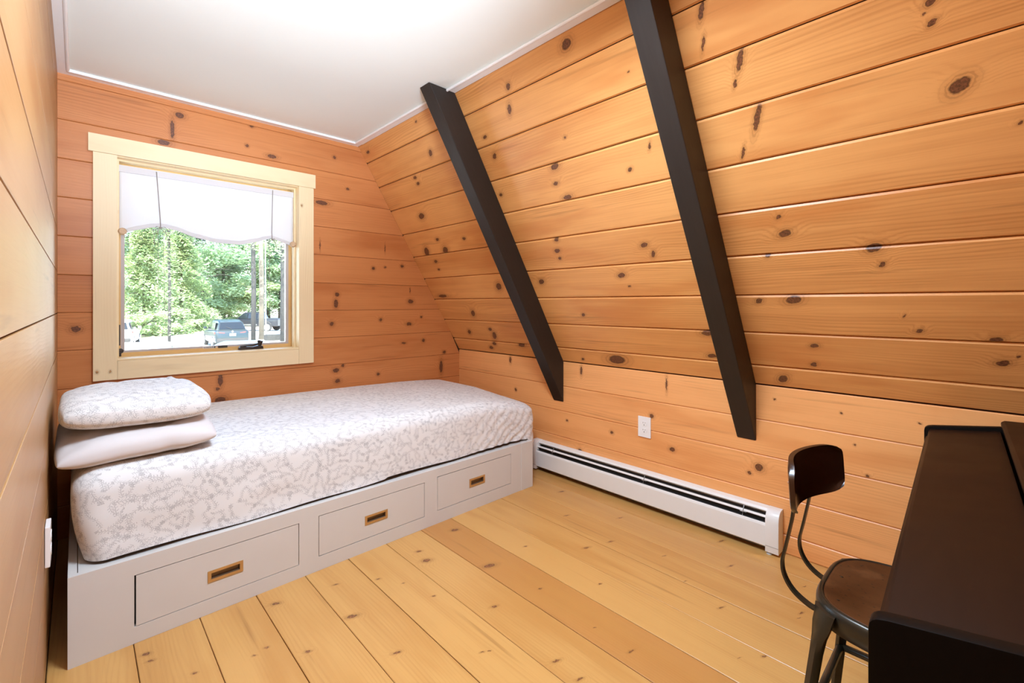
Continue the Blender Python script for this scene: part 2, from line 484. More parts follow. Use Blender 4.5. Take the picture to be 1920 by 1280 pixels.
KNOTS = dict(
slope=[ (-1.23,1.716,0.026,0.021),(-1.611,1.672,0.015,0.015),(-1.583,1.77,0.01,0.007),(-2.395,1.728,0.011,0.006),(-3.05,1.702,0.022,0.01),(-0.995,1.521,0.005,0.004),(-1.655,1.576,0.014,0.023),(-1.388,1.364,0.009,0.007),(-1.503,1.247,0.026,0.016),(-1.533,1.163,0.017,0.011),(-1.559,1.194,0.007,0.005),(-1.108,1.143,0.011,0.009),(-0.989,1.221,0.006,0.015),(-1.491,1.081,0.027,0.014),(-1.943,1.178,0.013,0.009),(-2.783,1.172,0.036,0.022),(-2.65,1.387,0.019,0.01),(-2.655,1.43,0.019,0.01),(-2.39,1.533,0.018,0.02),(-1.891,1.499,0.016,0.009),(-1.876,1.389,0.015,0.016),(-0.681,1.611,0.01,0.028),(-0.698,1.51,0.006,0.023),(-0.592,1.417,0.012,0.036),(-0.621,1.349,0.006,0.014),(-0.57,1.216,0.011,0.047),(-0.639,1.103,0.006,0.023),(-0.111,1.389,0.012,0.011),(-0.125,1.365,0.004,0.004),(-0.11,1.337,0.009,0.009),(-0.059,1.154,0.023,0.023),(-0.095,1.126,0.006,0.006),(-0.103,1.202,0.004,0.007),(0.055,1.017,0.006,0.005),(-0.559,0.833,0.009,0.009),(0.026,0.784,0.004,0.005),(-0.377,1.129,0.006,0.009),(-0.177,1.227,0.009,0.007),(-0.147,1.247,0.011,0.007),(-0.114,1.241,0.011,0.007),(-0.085,1.081,0.004,0.004),(-1.662,0.863,0.016,0.013),(-1.684,0.797,0.02,0.013),(-1.685,0.75,0.012,0.01),(-1.135,0.821,0.008,0.008),(-1.145,0.777,0.02,0.014),(-1.113,0.726,0.012,0.017),(-1.896,0.606,0.023,0.018),(-1.324,0.621,0.023,0.015),(-1.298,0.554,0.007,0.006),(-2.87,0.819,0.022,0.013),(-2.878,0.752,0.015,0.009),(-2.298,0.586,0.027,0.028),(-1.666,0.374,0.013,0.011),(-2.433,0.958,0.018,0.011),(-2.692,0.895,0.032,0.028),(-2.926,0.904,0.032,0.037),(-2.727,0.983,0.02,0.012),(-2.999,0.521,0.059,0.015),(-2.713,0.367,0.023,0.029),(-2.873,0.189,0.02,0.021),(-2.597,0.228,0.021,0.015),(-2.581,0.171,0.024,0.035),(-2.625,0.095,0.021,0.016),(-2.686,0.055,0.022,0.016),(-2.325,0.104,0.035,0.015),(-1.539,0.062,0.06,0.033),(-1.802,0.038,0.01,0.009),(-0.547,0.765,0.022,0.016),(-0.282,0.677,0.023,0.019),(-0.264,0.609,0.01,0.011),(-0.621,0.675,0.01,0.01),(-0.689,0.463,0.015,0.013),(-0.557,0.468,0.029,0.02),(-0.215,0.398,0.004,0.007),(-0.176,0.336,0.009,0.009),(-0.511,0.244,0.017,0.011),(-0.524,0.146,0.012,0.012),(-0.656,0.05,0.02,0.022),(0.028,0.216,0.017,0.013),(0.063,0.246,0.004,0.006),(0.012,0.31,0.017,0.011),(-0.949,0.284,0.032,0.016),(-0.958,0.148,0.024,0.013)],
back=[ (0.416,2.207,0.022,0.016),(0.382,2.118,0.01,0.053),(0.777,2.241,0.012,0.007),(0.751,2.117,0.009,0.01),(0.892,2.083,0.028,0.012),(1.289,2.165,0.011,0.011),(0.344,2.037,0.028,0.016),(1.384,1.963,0.012,0.008),(1.201,1.837,0.043,0.016),(1.672,1.569,0.004,0.028),(1.578,1.412,0.013,0.012),(1.672,1.425,0.009,0.008),(1.816,1.442,0.014,0.012),(1.891,1.17,0.024,0.017),(1.886,1.258,0.005,0.017),(1.637,1.034,0.013,0.012),(1.877,0.995,0.024,0.013),(1.988,1.047,0.01,0.009),(2.008,0.859,0.015,0.013),(1.83,0.848,0.019,0.008),(2.21,0.75,0.016,0.013),(2.178,0.633,0.016,0.053),(1.616,0.631,0.013,0.012),(1.349,0.719,0.011,0.011),(-0.005,1.025,0.019,0.016),(1.308,1.216,0.015,0.015),(1.3,1.153,0.015,0.03),(1.271,1.013,0.015,0.015),(0.611,0.703,0.013,0.041),(0.597,0.651,0.011,0.01),(0.611,0.583,0.03,0.022),(1.191,1.547,0.004,0.029),(1.3,0.69,0.022,0.015),(1.312,0.615,0.019,0.015)],
knee=[ (-2.498,0.731,0.012,0.024),(-1.239,0.706,0.006,0.035),(-1.83,0.721,0.009,0.028),(-1.33,0.513,0.013,0.012),(-1.598,0.367,0.012,0.01),(-1.207,0.353,0.016,0.012),(-1.843,0.196,0.017,0.014),(-1.95,0.374,0.009,0.007),(-2.44,0.514,0.011,0.012),(-0.699,0.705,0.005,0.005),(-0.44,0.685,0.004,0.005),(-0.395,0.558,0.004,0.005),(-0.189,0.687,0.005,0.004),(-0.766,0.368,0.019,0.019),(-0.809,0.331,0.01,0.008),(-0.351,0.44,0.007,0.005)],
floor=[ (1.525,-1.54,0.009,0.009),(1.109,-1.557,0.006,0.008),(1.27,-1.871,0.011,0.015),(1.377,-2.118,0.011,0.013),(1.818,-2.153,0.015,0.017),(1.592,-1.93,0.011,0.013),(1.318,-1.743,0.015,0.016),(1.03,-1.94,0.007,0.01),(0.823,-1.329,0.008,0.013),(0.967,-1.119,0.012,0.014),(0.87,-1.116,0.011,0.012),(1.304,-1.15,0.014,0.013),(1.521,-1.313,0.031,0.027),(1.884,-1.393,0.027,0.02),(1.748,-1.136,0.029,0.019),(1.837,-1.151,0.016,0.013),(1.769,-0.912,0.012,0.008),(1.671,-0.973,0.008,0.006),(1.515,-1.017,0.009,0.007),(1.16,-0.969,0.007,0.007),(1.147,-0.99,0.005,0.005),(1.354,-0.763,0.013,0.013),(1.624,-0.733,0.02,0.02),(0.972,-1.333,0.004,0.005),(1.257,-1.356,0.008,0.008),(1.916,-0.163,0.018,0.011),(1.87,-0.172,0.011,0.01),(1.713,-0.265,0.011,0.006),(1.675,-0.46,0.01,0.007),(1.664,-0.42,0.008,0.006),(1.895,-0.552,0.02,0.015),(1.56,-0.553,0.011,0.01),(1.855,-0.769,0.011,0.01),(0.902,-2.265,0.011,0.018),(0.789,-2.081,0.009,0.015),(0.705,-1.77,0.009,0.013),(0.486,-1.952,0.008,0.011),(0.485,-1.915,0.004,0.008),(0.511,-1.627,0.008,0.011),(0.563,-1.559,0.004,0.006),(0.524,-2.145,0.004,0.009),(0.875,-1.828,0.005,0.006)],
)

def set_knots(o, u0, v0, v1, wall=None, extra=()):
    ks = list(extra)
    if wall:
        for (u, v, a, b) in KNOTS[wall]:
            if v0 - 0.004 <= v < v1 - 0.004 or (v0 <= v < v1): ks.append((u - u0, v - v0, a * (0.55 if wall == 'floor' else 1), b * (1.15 if wall == 'floor' else 1)))
    ks.sort(key=lambda k: -k[2] * k[3])
    for i in range(NK):
        if i < len(ks):
            u, v, a, b = ks[i]
            o['knot%d' % i] = (float(u), float(v), 0.0); o['knotsize%d' % i] = (1 / a, 1 / b, 0.0)
        else:
            o['knot%d' % i] = (99.0, 99.0, 0.0); o['knotsize%d' % i] = (1.0, 1.0, 0.0)

def frame_matrix(o, L, A):
    L, A = Vector(L), Vector(A); N = L.cross(A)
    return Matrix(((L.x, A.x, N.x, o[0]), (L.y, A.y, N.y, o[1]), (L.z, A.z, N.z, o[2]), (0, 0, 0, 1)))

def board_vf(w_, u0f, u1f, ch=0.005, dp=0.0035, th=0.016, g=0.0008, v0=0.0, lift=0.0):
    prof = [(v0 + g, -th), (v0 + g, lift - dp), (v0 + g + ch, lift), (v0 + w_ - g - ch, lift), (v0 + w_ - g, lift - dp), (v0 + w_ - g, -th)]
    r0 = [(u0f(v), v, z) for v, z in prof]; r1 = [(u1f(v), v, z) for v, z in prof]
    n = 6
    V = r0 + r1
    F = [[i, i + 1, n + i + 1, n + i] for i in range(5)] + [[5, 4, 3, 2, 1, 0], [6, 7, 8, 9, 10, 11]]
    return V, F

def place(o, mat):
    o.matrix_world = mat
    return o

def boards(wall, parent, edges, origin_at, L, A, u0f, u1f, mat, knotkey=None, name='board', extra=None, tones=None, **kw):
    out = []
    for i, (a, b) in enumerate(zip(edges[:-1], edges[1:])):
        vf = board_vf(b - a, lambda v, a=a: u0f(v + a), lambda v, a=a: u1f(v + a), lift=random.uniform(-0.0008, 0.0006), **kw)
        o = mesh(name, vf, mat, parent)
        place(o, frame_matrix(origin_at(a), L, A))
        set_knots(o, 0.0, a, b, knotkey, (extra or {}).get(i, ()))
        o['tone'] = float((tones or {}).get(i, 0.0))
        out.append(o)
    return out

# floor ----------------------------------------------------------------------------------
floor = tag(mesh('floor', bx(XL - 0.08, XK + 0.08, YN - 0.08, YB + 0.16, -0.10, -0.0165), M['backing']), kind='structure')
fe = [-2.379, -2.2, -2.012, -1.818, -1.637, -1.454, -1.268, -1.074, -0.887, -0.699, -0.512, -0.326, -0.138, 0.07]
boards('floor', floor, fe, lambda a: (-a, 0, 0), (0, 1, 0), (-1, 0, 0), lambda v: YN - 0.01, lambda v: YB + 0.014, M['floor'], 'floor', ch=0.002, dp=0.0015, g=0.0012,
       tones={2: 0.10, 3: -0.02, 4: -0.16, 5: 0.42, 6: 0.02, 7: -0.05, 8: 0.03, 9: 0.0, 10: -0.06, 11: 0.12, 12: 0.05})

# knee wall and slope ----------------------------------------------------------------------
knee = tag(mesh('wall_right', bx(XK + 0.0165, XK + 0.08, YN - 0.06, YB + 0.15, -0.02, KT + 0.02), M['backing']), kind='structure')
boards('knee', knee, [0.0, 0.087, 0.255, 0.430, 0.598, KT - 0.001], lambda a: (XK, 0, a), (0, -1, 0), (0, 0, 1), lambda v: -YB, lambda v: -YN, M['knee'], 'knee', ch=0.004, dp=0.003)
n_in = Vector((-SN, 0, -CS))
def slab(off0, off1, s0, s1):
    P = lambda s, o: (XK - CS * s - n_in.x * o, KT + SN * s - n_in.z * o)
    return prism([P(s0, off0), P(s1, off0), P(s1, off1), P(s0, off1)], YN, YB + 0.1, 'y')
SLEN = (ZC - KT) / SN
slope = tag(mesh('wall_slope', slab(0.0165, 0.08, -0.03, SLEN + 0.08), M['backing']), kind='structure')
sz = [0.765, 0.863, 1.021, 1.186, 1.350, 1.516, 1.680, 1.850, 2.013, 2.172, 2.284]
se = [(z - KT) / SN for z in sz]
boards('slope', slope, se, lambda a: (XK - CS * a, 0, KT + SN * a), (0, -1, 0), (-CS, 0, SN), lambda v: -YB, lambda v: -YN, M['slope'], 'slope', ch=0.0065, dp=0.006, g=0.0018)

# left wall --------------------------------------------------------------------------------
leftw = tag(mesh('wall_left', bx(XL - 0.08, XL - 0.0165, YN - 0.06, YB + 0.15, -0.02, ZC + 0.02), M['backing']), kind='structure')
le = [0, 0.108, 0.308, 0.508, 0.708, 0.906, 1.105, 1.310, 1.509, 1.708, 1.906, 2.105, 2.284]
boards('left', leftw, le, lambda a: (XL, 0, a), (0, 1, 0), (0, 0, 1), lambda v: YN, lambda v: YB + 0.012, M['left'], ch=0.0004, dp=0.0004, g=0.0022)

# near wall (behind the camera) ----------------------------------------------------------------
def slope_x(z): return XK if z < KT else XK - (z - KT) / math.tan(SL)
nearw = tag(mesh('wall_near', prism([(XL, 0), (XK, 0), (XK, KT), (XC, ZC), (XL, ZC)], YN - 0.06, YN - 0.0165, 'y'), M['backing']), kind='structure')
boards('near', nearw, [0.19 * i for i in range(12)] + [ZC], lambda a: (0, YN, a), (-1, 0, 0), (0, 0, 1),
       lambda v: -slope_x(v), lambda v: -XL, M['back'], ch=0.003, dp=0.002)

# back wall with the window opening ---------------------------------------------------------------
OX0, OX1, OZ0, OZ1 = 0.128, 1.070, 0.834, 1.938       # hole in the wall (hidden under the casing)
CX0, CX1, CZ0, CZ1 = 0.150, 1.048, 0.856, 1.916       # clear opening
def wallpoly(x0, x1, z0, z1):
    return bx(x0, x1, YB + 0.0165, YB + 0.15, z0, z1)
back_v = join(wallpoly(XL - 0.07, OX0, -0.02, ZC), wallpoly(OX0, OX1, -0.02, OZ0), wallpoly(OX0, OX1, OZ1, ZC),
              prism([(OX1, -0.02), (XK + 0.07, -0.02), (XK + 0.07, KT), (XC + 0.07, ZC), (OX1, ZC)], YB + 0.0165, YB + 0.15, 'y'))
backw = tag(mesh('wall_back', back_v, M['backing']), kind='structure')
be = [0.0, 0.16, 0.350, 0.540, 0.731, 0.920, 1.107, 1.294, 1.485, 1.675, 1.864, 2.055, 2.247, 2.284]
for a, b in zip(be[:-1], be[1:]):
    kw = dict(ch=0.003, dp=0.0022)
    xr = lambda v, a=a: slope_x(v + a)
    if b <= OZ0 or a >= OZ1:
        vf = board_vf(b - a, lambda v: XL, xr, **kw)
    else:
        parts = [board_vf(b - a, lambda v: XL, lambda v: OX0, **kw), board_vf(b - a, lambda v: OX1, xr, **kw)]
        if a < OZ0: parts.append(board_vf(OZ0 - a, lambda v: OX0, lambda v: OX1, **kw))
        if b > OZ1: parts.append(board_vf(b - OZ1, lambda v: OX0, lambda v: OX1, v0=OZ1 - a, **kw))
        vf = join(*parts)
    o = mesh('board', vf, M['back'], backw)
    place(o, frame_matrix((0, YB, a), (1, 0, 0), (0, 0, 1)))
    set_knots(o, 0.0, a, b, 'back')

# ceiling and its trims ---------------------------------------------------------------------------
ceil = tag(mesh('ceiling', bx(XL - 0.06, XC + 0.06, YN - 0.06, YB + 0.15, ZC, ZC + 0.06), M['ceiling']), kind='structure')
def bead(x0, y0, x1, y1):
    return tube([(x0, y0, ZC - 0.008), (x1, y1, ZC - 0.008)], 0.007, 8)
BXL, BXR, BY = -0.033, 1.412, 3.070
tag(mesh('trim_1', join(bx(XL, XC - 0.004, BY, YB, ZC - 0.006, ZC), bead(BXL, BY, BXR, BY)), M['trimwhite']), kind='structure')
tag(mesh('trim_2', join(prism([(BXR, ZC), (BXR, ZC - 0.006), (XC + 0.001, ZC - 0.006), (XC - 0.002, ZC)], YN, BY, 'y'), bead(BXR, YN, BXR, BY)), M['trimwhite']), kind='structure')
tag(mesh('trim_3', join(bx(XL, BXL, YN, BY, ZC - 0.006, ZC), bead(BXL, YN, BXL, BY)), M['trimwhite']), kind='structure')

# ------------------------------------------------------------------ rafters
RT = 0.492
def rafter(y0, y1, label):
    xt = XK - (ZC - RT) / math.tan(SL)
    z1 = ZC - 0.001
    e = 0.0015
    poly = [(XK - e, RT), (XK - e, KT), (XC - e, z1), (xt, z1)]
    o = mesh('rafter', bevelled(prism(poly, -(y1 - y0) / 2, (y1 - y0) / 2, 'y'), 0.004, 2, 20), M['rafter'], loc=(0, (y0 + y1) / 2, 0))
    # turn the local axes so that the grain follows the beam
    R = Matrix.Rotation(SL, 4, 'Y')
    o.data.transform(R.inverted()); o.matrix_world = Matrix.Translation((0, (y0 + y1) / 2, 0)) @ R
    return tag(o, label, 'beam', 'dark beams on the sloping wall')
rafter(1.977, 2.065, 'dark stained sloping beam by the foot of the bed, nearer the window')
rafter(0.778, 0.866, 'dark stained sloping beam ending above the right part of the white heater')

# ------------------------------------------------------------------ window
win = tag(empty('window_1', (0, 0, 0)), kind='structure')
yf = YB - 0.020
mesh('head_casing', bx(0.039, 1.153, yf - 0.004, YB, 1.920, 2.010, 0.002), M['casing'], win)
set_knots(o := mesh('side_casing', bx(0.057, 0.150, yf, YB, 0.760, 1.9195, 0.002), M['casing_up'], win), 0, 0, 0, None, ((0.806, 0.073, 0.008, 0.006), (0.803, 0.122, 0.007, 0.005)))
set_knots(o := mesh('side_casing', bx(1.048, 1.142, yf, YB, 0.760, 1.9195, 0.002), M['casing_up'], win), 0, 0, 0, None, ((1.795, 1.066, 0.008, 0.006),))
mesh('bottom_casing', bx(0.1505, 1.0475, yf, YB, 0.760, 0.8555, 0.002), M['casing'], win)
YS = 3.254                                               # plane of the sash
def framebox(x0, x1, z0, z1, wd, y0, y1, wb=None, wt=None):
    wb = wb or wd; wt = wt or wd
    return join(bx(x0, x0 + wd, y0, y1, z0, z1), bx(x1 - wd, x1, y0, y1, z0, z1), bx(x0 + wd, x1 - wd, y0, y1, z0, z0 + wb), bx(x0 + wd, x1 - wd, y0, y1, z1 - wt, z1))
mesh('jamb', framebox(OX0 + 0.001, OX1 - 0.001, OZ0 + 0.001, OZ1 - 0.001, 0.0215, YB - 0.0005, YS + 0.05), M['casing'], win)
mesh('stop', join(framebox(CX0, CX1, CZ0, CZ1, 0.010, YS - 0.075, YS - 0.03)), M['casing'], win)
mesh('sill_nosing', join(bx(CX0, CX1, YB - 0.016, YB + 0.035, CZ0, CZ0 + 0.010, 0.003)), M['casing'], win)
sash = mesh('sash', framebox(CX0, CX1, CZ0, CZ1, 0.021, YS, YS + 0.035, 0.030, 0.030), M['sash'], win)
mesh('weatherstrip', framebox(CX0 + 0.020, CX1 - 0.020, CZ0 + 0.029, CZ1 - 0.029, 0.017, YS + 0.001, YS + 0.03, 0.012, 0.012), M['greyframe'], win)
mesh('glass_pane', bx(CX0 + 0.035, CX1 - 0.035, YS + 0.014, YS + 0.018, CZ0 + 0.038, CZ1 - 0.038), M['glass'], win)
# crank handle on the sill
yc = 3.212
crk = mesh('crank_handle', join(bevelled(prism([(0.722, CZ0 + 0.0), (0.722, CZ0 + 0.022), (0.735, CZ0 + 0.034), (0.760, CZ0 + 0.030), (0.800, CZ0 + 0.026), (0.835, CZ0 + 0.034), (0.858, CZ0 + 0.028), (0.862, CZ0)], yc - 0.016, yc + 0.016, 'y'), 0.004, 2, 15)), M['crank'], win, auto=40)
mesh('lever', join(tube([(0.728, yc - 0.012, CZ0 + 0.030), (0.765, yc - 0.020, CZ0 + 0.037), (0.80, yc - 0.020, CZ0 + 0.036), (0.836, yc - 0.012, CZ0 + 0.044)], 0.006, 8),
                   lathe([(0.0, 0.030), (0.011, 0.032), (0.013, 0.045), (0.012, 0.058), (0.0, 0.066)], 10, (0.840, yc - 0.008, CZ0)),
                   tube([(0.826, yc - 0.008, CZ0 + 0.060), (0.856, yc - 0.008, CZ0 + 0.052)], 0.007, 8)), M['crank'], crk, auto=40)
# sash lock on the left jamb
lk = mesh('sash_lock', join(bx(CX0 + 0.0005, CX0 + 0.010, 3.185, 3.200, 0.905, 1.085, 0.002), bx(CX0 + 0.006, CX0 + 0.016, 3.187, 3.198, 0.93, 1.04, 0.002)), M['crank'], win)
mesh('lever', join(lathe([(0.0, 0.0), (0.014, 0.002), (0.014, 0.012), (0.0, 0.016)], 10, (CX0 + 0.016, 3.190, 0.900), 'y'), bx(CX0 + 0.008, CX0 + 0.020, 3.186, 3.197, 0.872, 0.895, 0.002)), M['crank'], lk)
# manufacturer's sticker strip at the foot of the glass (worn print that cannot be read)
zl = CZ0 + 0.0305
mk = [bx(0.545, 0.612, YS - 0.0012, YS - 0.0004, zl - 0.0035, zl + 0.0085)]
ink = [bx(0.622, 0.672, YS - 0.0016, YS - 0.0004, zl - 0.005, zl + 0.0085)]
x = 0.548
for k in range(9):
    wd = random.uniform(0.003, 0.006)
    ink.append(bx(x, x + wd, YS - 0.0018, YS - 0.0010, zl - 0.001, zl + random.uniform(0.003, 0.0055))); x += wd + 0.0018
ink.append(bx(0.604, 0.609, YS - 0.0018, YS - 0.0010, zl - 0.003, zl + 0.008))
mesh('sticker', join(wm(join(*mk), 0), wm(join(*ink), 1)), [M['label'], M['slot']], win)

# roman shade, tied up with tapes ------------------------------------------------------------------
shade = tag(empty('window_shade', (0, 0, 0)), 'white linen tie-up shade hung in the upper half of the window', 'shade')
SX0, SX1, SY = 0.162, 1.037, 3.200
C1, C2 = 0.335, 0.905
def hem(x):
    pts = [(SX0, 1.520), (0.24, 1.552), (0.30, 1.572), (C1, 1.577), (0.40, 1.568), (0.50, 1.535), (0.60, 1.515), (0.72, 1.514), (0.82, 1.540), (0.87, 1.560), (C2, 1.568), (0.94, 1.560), (0.99, 1.544), (SX1, 1.530)]
    for (a, b), (c, d) in zip(pts[:-1], pts[1:]):
        if x <= c:
            k = (x - a) / (c - a); k = k * k * (3 - 2 * k) * 0.4 + k * 0.6
            return b + (d - b) * k
    return pts[-1][1]
nx = 64
rows = []
ZT = 1.884
for j in range(25):
    row = []
    for i in range(nx + 1):
        xx = SX0 + (SX1 - SX0) * i / nx
        h = hem(xx)
        if j <= 15:
            zz = ZT + (h + 0.022 - ZT) * j / 15
            yy = SY + 0.004 * noise.noise(Vector((xx * 5, zz * 4, 0.3))) * (j / 15) - 0.002
        else:                                             # the rolled hem
            a = (j - 15) / 9 * 2 * pi * 0.92
            zz = h + 0.022 - 0.017 * sin(a) * 0.35 - 0.019 * (1 - cos(a)) * 0.55
            yy = SY - 0.016 * sin(a / 2) ** 1.2 * (1 if a < pi else 0.9)
        row.append((xx + 0.006 * (1 - j / 15 if j < 15 else 0) * (0 if 0 < i < nx else 0), yy, zz))
    rows.append(row)
sh = mesh('fabric', loft(rows, cap=False, closed=False), M['linen'], shade, smooth=True)
sm = sh.modifiers.new('thickness', 'SOLIDIFY'); sm.thickness = 0.0012
mesh('header', bx(SX0 - 0.004, SX1 + 0.004, SY - 0.010, SY + 0.012, ZT - 0.030, ZT + 0.006, 0.003), M['linen'], shade)
for xt, zt in ((C1, 1.577), (C2, 1.568)):
    lean = -0.017 if xt < 0.5 else 0.006
    t1 = flatbar([(xt + lean, SY - 0.012, ZT - 0.002), (xt + lean * 0.6, SY - 0.012, 1.78), (xt, SY - 0.013, zt + 0.04), (xt, SY - 0.020, zt + 0.012), (xt, SY - 0.014, zt - 0.006)], 0.0045, 0.0012, (1, 0, 0))
    k = 1.0 if xt < 0.5 else 0.7
    bow = []
    for sx in (-1, 1):
        bow.append(tube([(xt, SY - 0.022, zt - 0.004), (xt + sx * 0.018 * k, SY - 0.026, zt + 0.001), (xt + sx * 0.034 * k, SY - 0.026, zt - 0.020 * k), (xt + sx * 0.032 * k, SY - 0.024, zt - 0.045 * k), (xt + sx * 0.018 * k, SY - 0.022, zt - 0.030 * k), (xt, SY - 0.022, zt - 0.006)], 0.0016, 6))
        bow.append(tube([(xt, SY - 0.022, zt - 0.004), (xt + sx * 0.020 * k, SY - 0.024, zt - 0.012 * k), (xt + sx * 0.030 * k, SY - 0.022, zt - 0.06 * k), (xt + (0.026 if sx < 0 else 0.046) * sx * k, SY - 0.020, zt - 0.10 * k)], 0.0018, 6))
    bow.append(lathe([(0, -0.006), (0.006, -0.004), (0.006, 0.004), (0, 0.006)], 8, (xt, SY - 0.022, zt - 0.004)))
    mesh('tie_tape', join(t1, *bow), M['cord'], shade, smooth=True)
    for s_ in (0.0, 0.022):
        if xt > 0.5 and s_: continue
        mesh('pull_cord', tube([(xt - 0.008 + s_, SY + 0.006, zt), (xt - 0.008 + s_ * 1.2, SY + 0.006, 1.30), (xt - 0.006 + s_ * 1.3, SY + 0.006, 1.12)], 0.0011, 6), M['cord'], shade)
for xk in (SX0 + 0.012, SX1 - 0.006):
    mesh('dowel_end', lathe([(0, -0.012), (0.014, -0.012), (0.019, -0.005), (0.019, 0.006), (0.013, 0.012), (0, 0.012)], 12, (xk, SY - 0.020, hem(xk) + 0.012), 'y'), M['knob'], shade, auto=40)

# ------------------------------------------------------------------ captain's bed
BX0, BX1, BYF, BZ = -0.022, 2.082, 2.001, 0.288
bed = tag(empty('captains_bed', (1.03, 2.55, 0)), 'white painted captain bed base with three brass-handled drawers under the window', 'bed')
bed_off = Matrix.Translation((-1.03, -2.55, 0))
def bedpart(name, vf, mat, parent=bed, **kw):
    return mesh(name, xform(vf, bed_off), mat, parent, **kw)
DR = [(0.140, 0.674, 0.055, 0.231), (0.754, 1.289, 0.060, 0.236), (1.366, 1.899, 0.066, 0.245)]
FT = 0.02
ff = [bx(BX0, BX1, BYF, BYF + FT, 0.0, 0.0555), bx(BX0, BX1, BYF, BYF + FT, 0.2445, BZ)]
xs = [BX0] + [v for d in DR for v in d[:2]] + [BX1]
for a, b in zip(xs[::2], xs[1::2]): ff.append(bx(a, b, BYF, BYF + FT, 0.0555, 0.2445))
for x0, x1, z0, z1 in DR:
    if z0 > 0.056: ff.append(bx(x0, x1, BYF, BYF + FT, 0.0555, z0))
    ff.append(bx(x0, x1, BYF, BYF + FT, z1, 0.2445))
bedpart('face_frame', join(*ff), M['bedpaint'])
bedpart('end_stile', bx(1.985, BX1 + 0.003, BYF - 0.003, BYF, 0.0, BZ, 0.001), M['bedpaint'])
bedpart('carcass', bx(BX0 + 0.025, BX1 - 0.03, BYF + 0.030, YB - 0.01, 0.0, BZ - 0.022), M['gap'])
bedpart('side_panel', bx(BX0, BX0 + 0.022, BYF + FT, YB - 0.006, 0.0, BZ), M['bedpaint'])
bedpart('side_panel', bx(BX1 - 0.022, BX1, BYF + FT, YB - 0.006, 0.0, BZ), M['bedpaint'])
bedpart('platform', bx(BX0 + 0.024, BX1 - 0.024, BYF + FT + 0.001, YB - 0.006, BZ - 0.02, BZ - 0.001), M['bedpaint'])
HP = [((0.350, 0.466), (0.117, 0.1585)), ((0.965, 1.080), (0.125, 0.166)), ((1.579, 1.691), (0.130, 0.175))]
for i, (x0, x1, z0, z1) in enumerate(DR):
    g = 0.0028
    gl_ = 0.005 if i == 0 else g
    (hx0, hx1), (hz0, hz1) = HP[i]
    m_ = 0.011
    cx0, cx1, cz0, cz1 = hx0 + m_, hx1 - m_, hz0 + m_ * 0.85, hz1 - m_ * 0.85
    # drawer front with the mortise for the flush pull
    A, B, Cc, D_ = x0 + gl_, x1 - g, z0 + g, z1 - g
    fr_ = join(bx(A, cx0, BYF + 0.0005, BYF + 0.02, Cc, D_), bx(cx1, B, BYF + 0.0005, BYF + 0.02, Cc, D_), bx(cx0, cx1, BYF + 0.0005, BYF + 0.02, Cc, cz0), bx(cx0, cx1, BYF + 0.0005, BYF + 0.02, cz1, D_))
    dw = bedpart('drawer', fr_, M['bedpaint'])
    fr_ = join(bx(hx0, cx0, BYF - 0.0025, BYF, hz0, hz1), bx(cx1, hx1, BYF - 0.0025, BYF, hz0, hz1), bx(cx0, cx1, BYF - 0.0025, BYF, hz0, cz0), bx(cx0, cx1, BYF - 0.0025, BYF, cz1, hz1))
    cup = join(bx(cx0, cx1, BYF + 0.013, BYF + 0.016, cz0, cz1), bx(cx0, cx0 + 0.001, BYF, BYF + 0.013, cz0, cz1), bx(cx1 - 0.001, cx1, BYF, BYF + 0.013, cz0, cz1),
               bx(cx0, cx1, BYF, BYF + 0.013, cz0, cz0 + 0.001), bx(cx0, cx1, BYF, BYF + 0.013, cz1 - 0.001, cz1))
    hd = bedpart('flush_pull', join(wm(fr_, 0), wm(cup, 1)), [M['brass'], M['brassdark']], parent=dw)
    tag(hd, 'brass flush pull')

# mattress ---------------------------------------------------------------------------------------
def rbox(x0, x1, y0, y1, z0, z1, r, step, post=None, bottom=False):
    """rounded box as quads, with cloth coordinates in a UV map"""
    V, F, UVs, idx = [], [], [], {}
    def vert(p):
        k = tuple(round(c * 2e4) for c in p)
        if k not in idx:
            idx[k] = len(V); V.append(Vector(p))
        return idx[k]
    def face(fn, a0, a1, b0, b1, uvf):
        na, nb = max(2, int((a1 - a0) / step)), max(2, int((b1 - b0) / step))
        for i in range(na):
            for j in range(nb):
                q = []
                for di, dj in ((0, 0), (1, 0), (1, 1), (0, 1)):
                    q.append(fn(a0 + (a1 - a0) * (i + di) / na, b0 + (b1 - b0) * (j + dj) / nb))
                F.append([vert(p) for p in q]); UVs.append([uvf(p) for p in q])
    face(lambda a, b: (a, b, z1), x0, x1, y0, y1, lambda p: (p[0], p[1]))
    face(lambda a, b: (a, y0, b), x0, x1, z0, z1, lambda p: (p[0], y0 - (z1 - p[2])))
    face(lambda a, b: (a, y1, b), x0, x1, z0, z1, lambda p: (p[0], y1 + (z1 - p[2])))
    face(lambda a, b: (x0, a, b), y0, y1, z0, z1, lambda p: (x0 - (z1 - p[2]), p[1]))
    face(lambda a, b: (x1, a, b), y0, y1, z0, z1, lambda p: (x1 + (z1 - p[2]), p[1]))
    if bottom: face(lambda a, b: (a, b, z0), x0, x1, y0, y1, lambda p: (p[0], p[1]))
    out = []
    for p in V:
        c = Vector((min(max(p.x, x0 + r), x1 - r), min(max(p.y, y0 + r), y1 - r), min(p.z, z1 - r)))
        if bottom: c.z = max(c.z, z0 + r)
        d = p - c
        q = c + d.normalized() * r if d.length > 1e-6 and (d.length > r - 1e-6) else p
        out.append(post(q, p) if post else q)
    return out, F, UVs

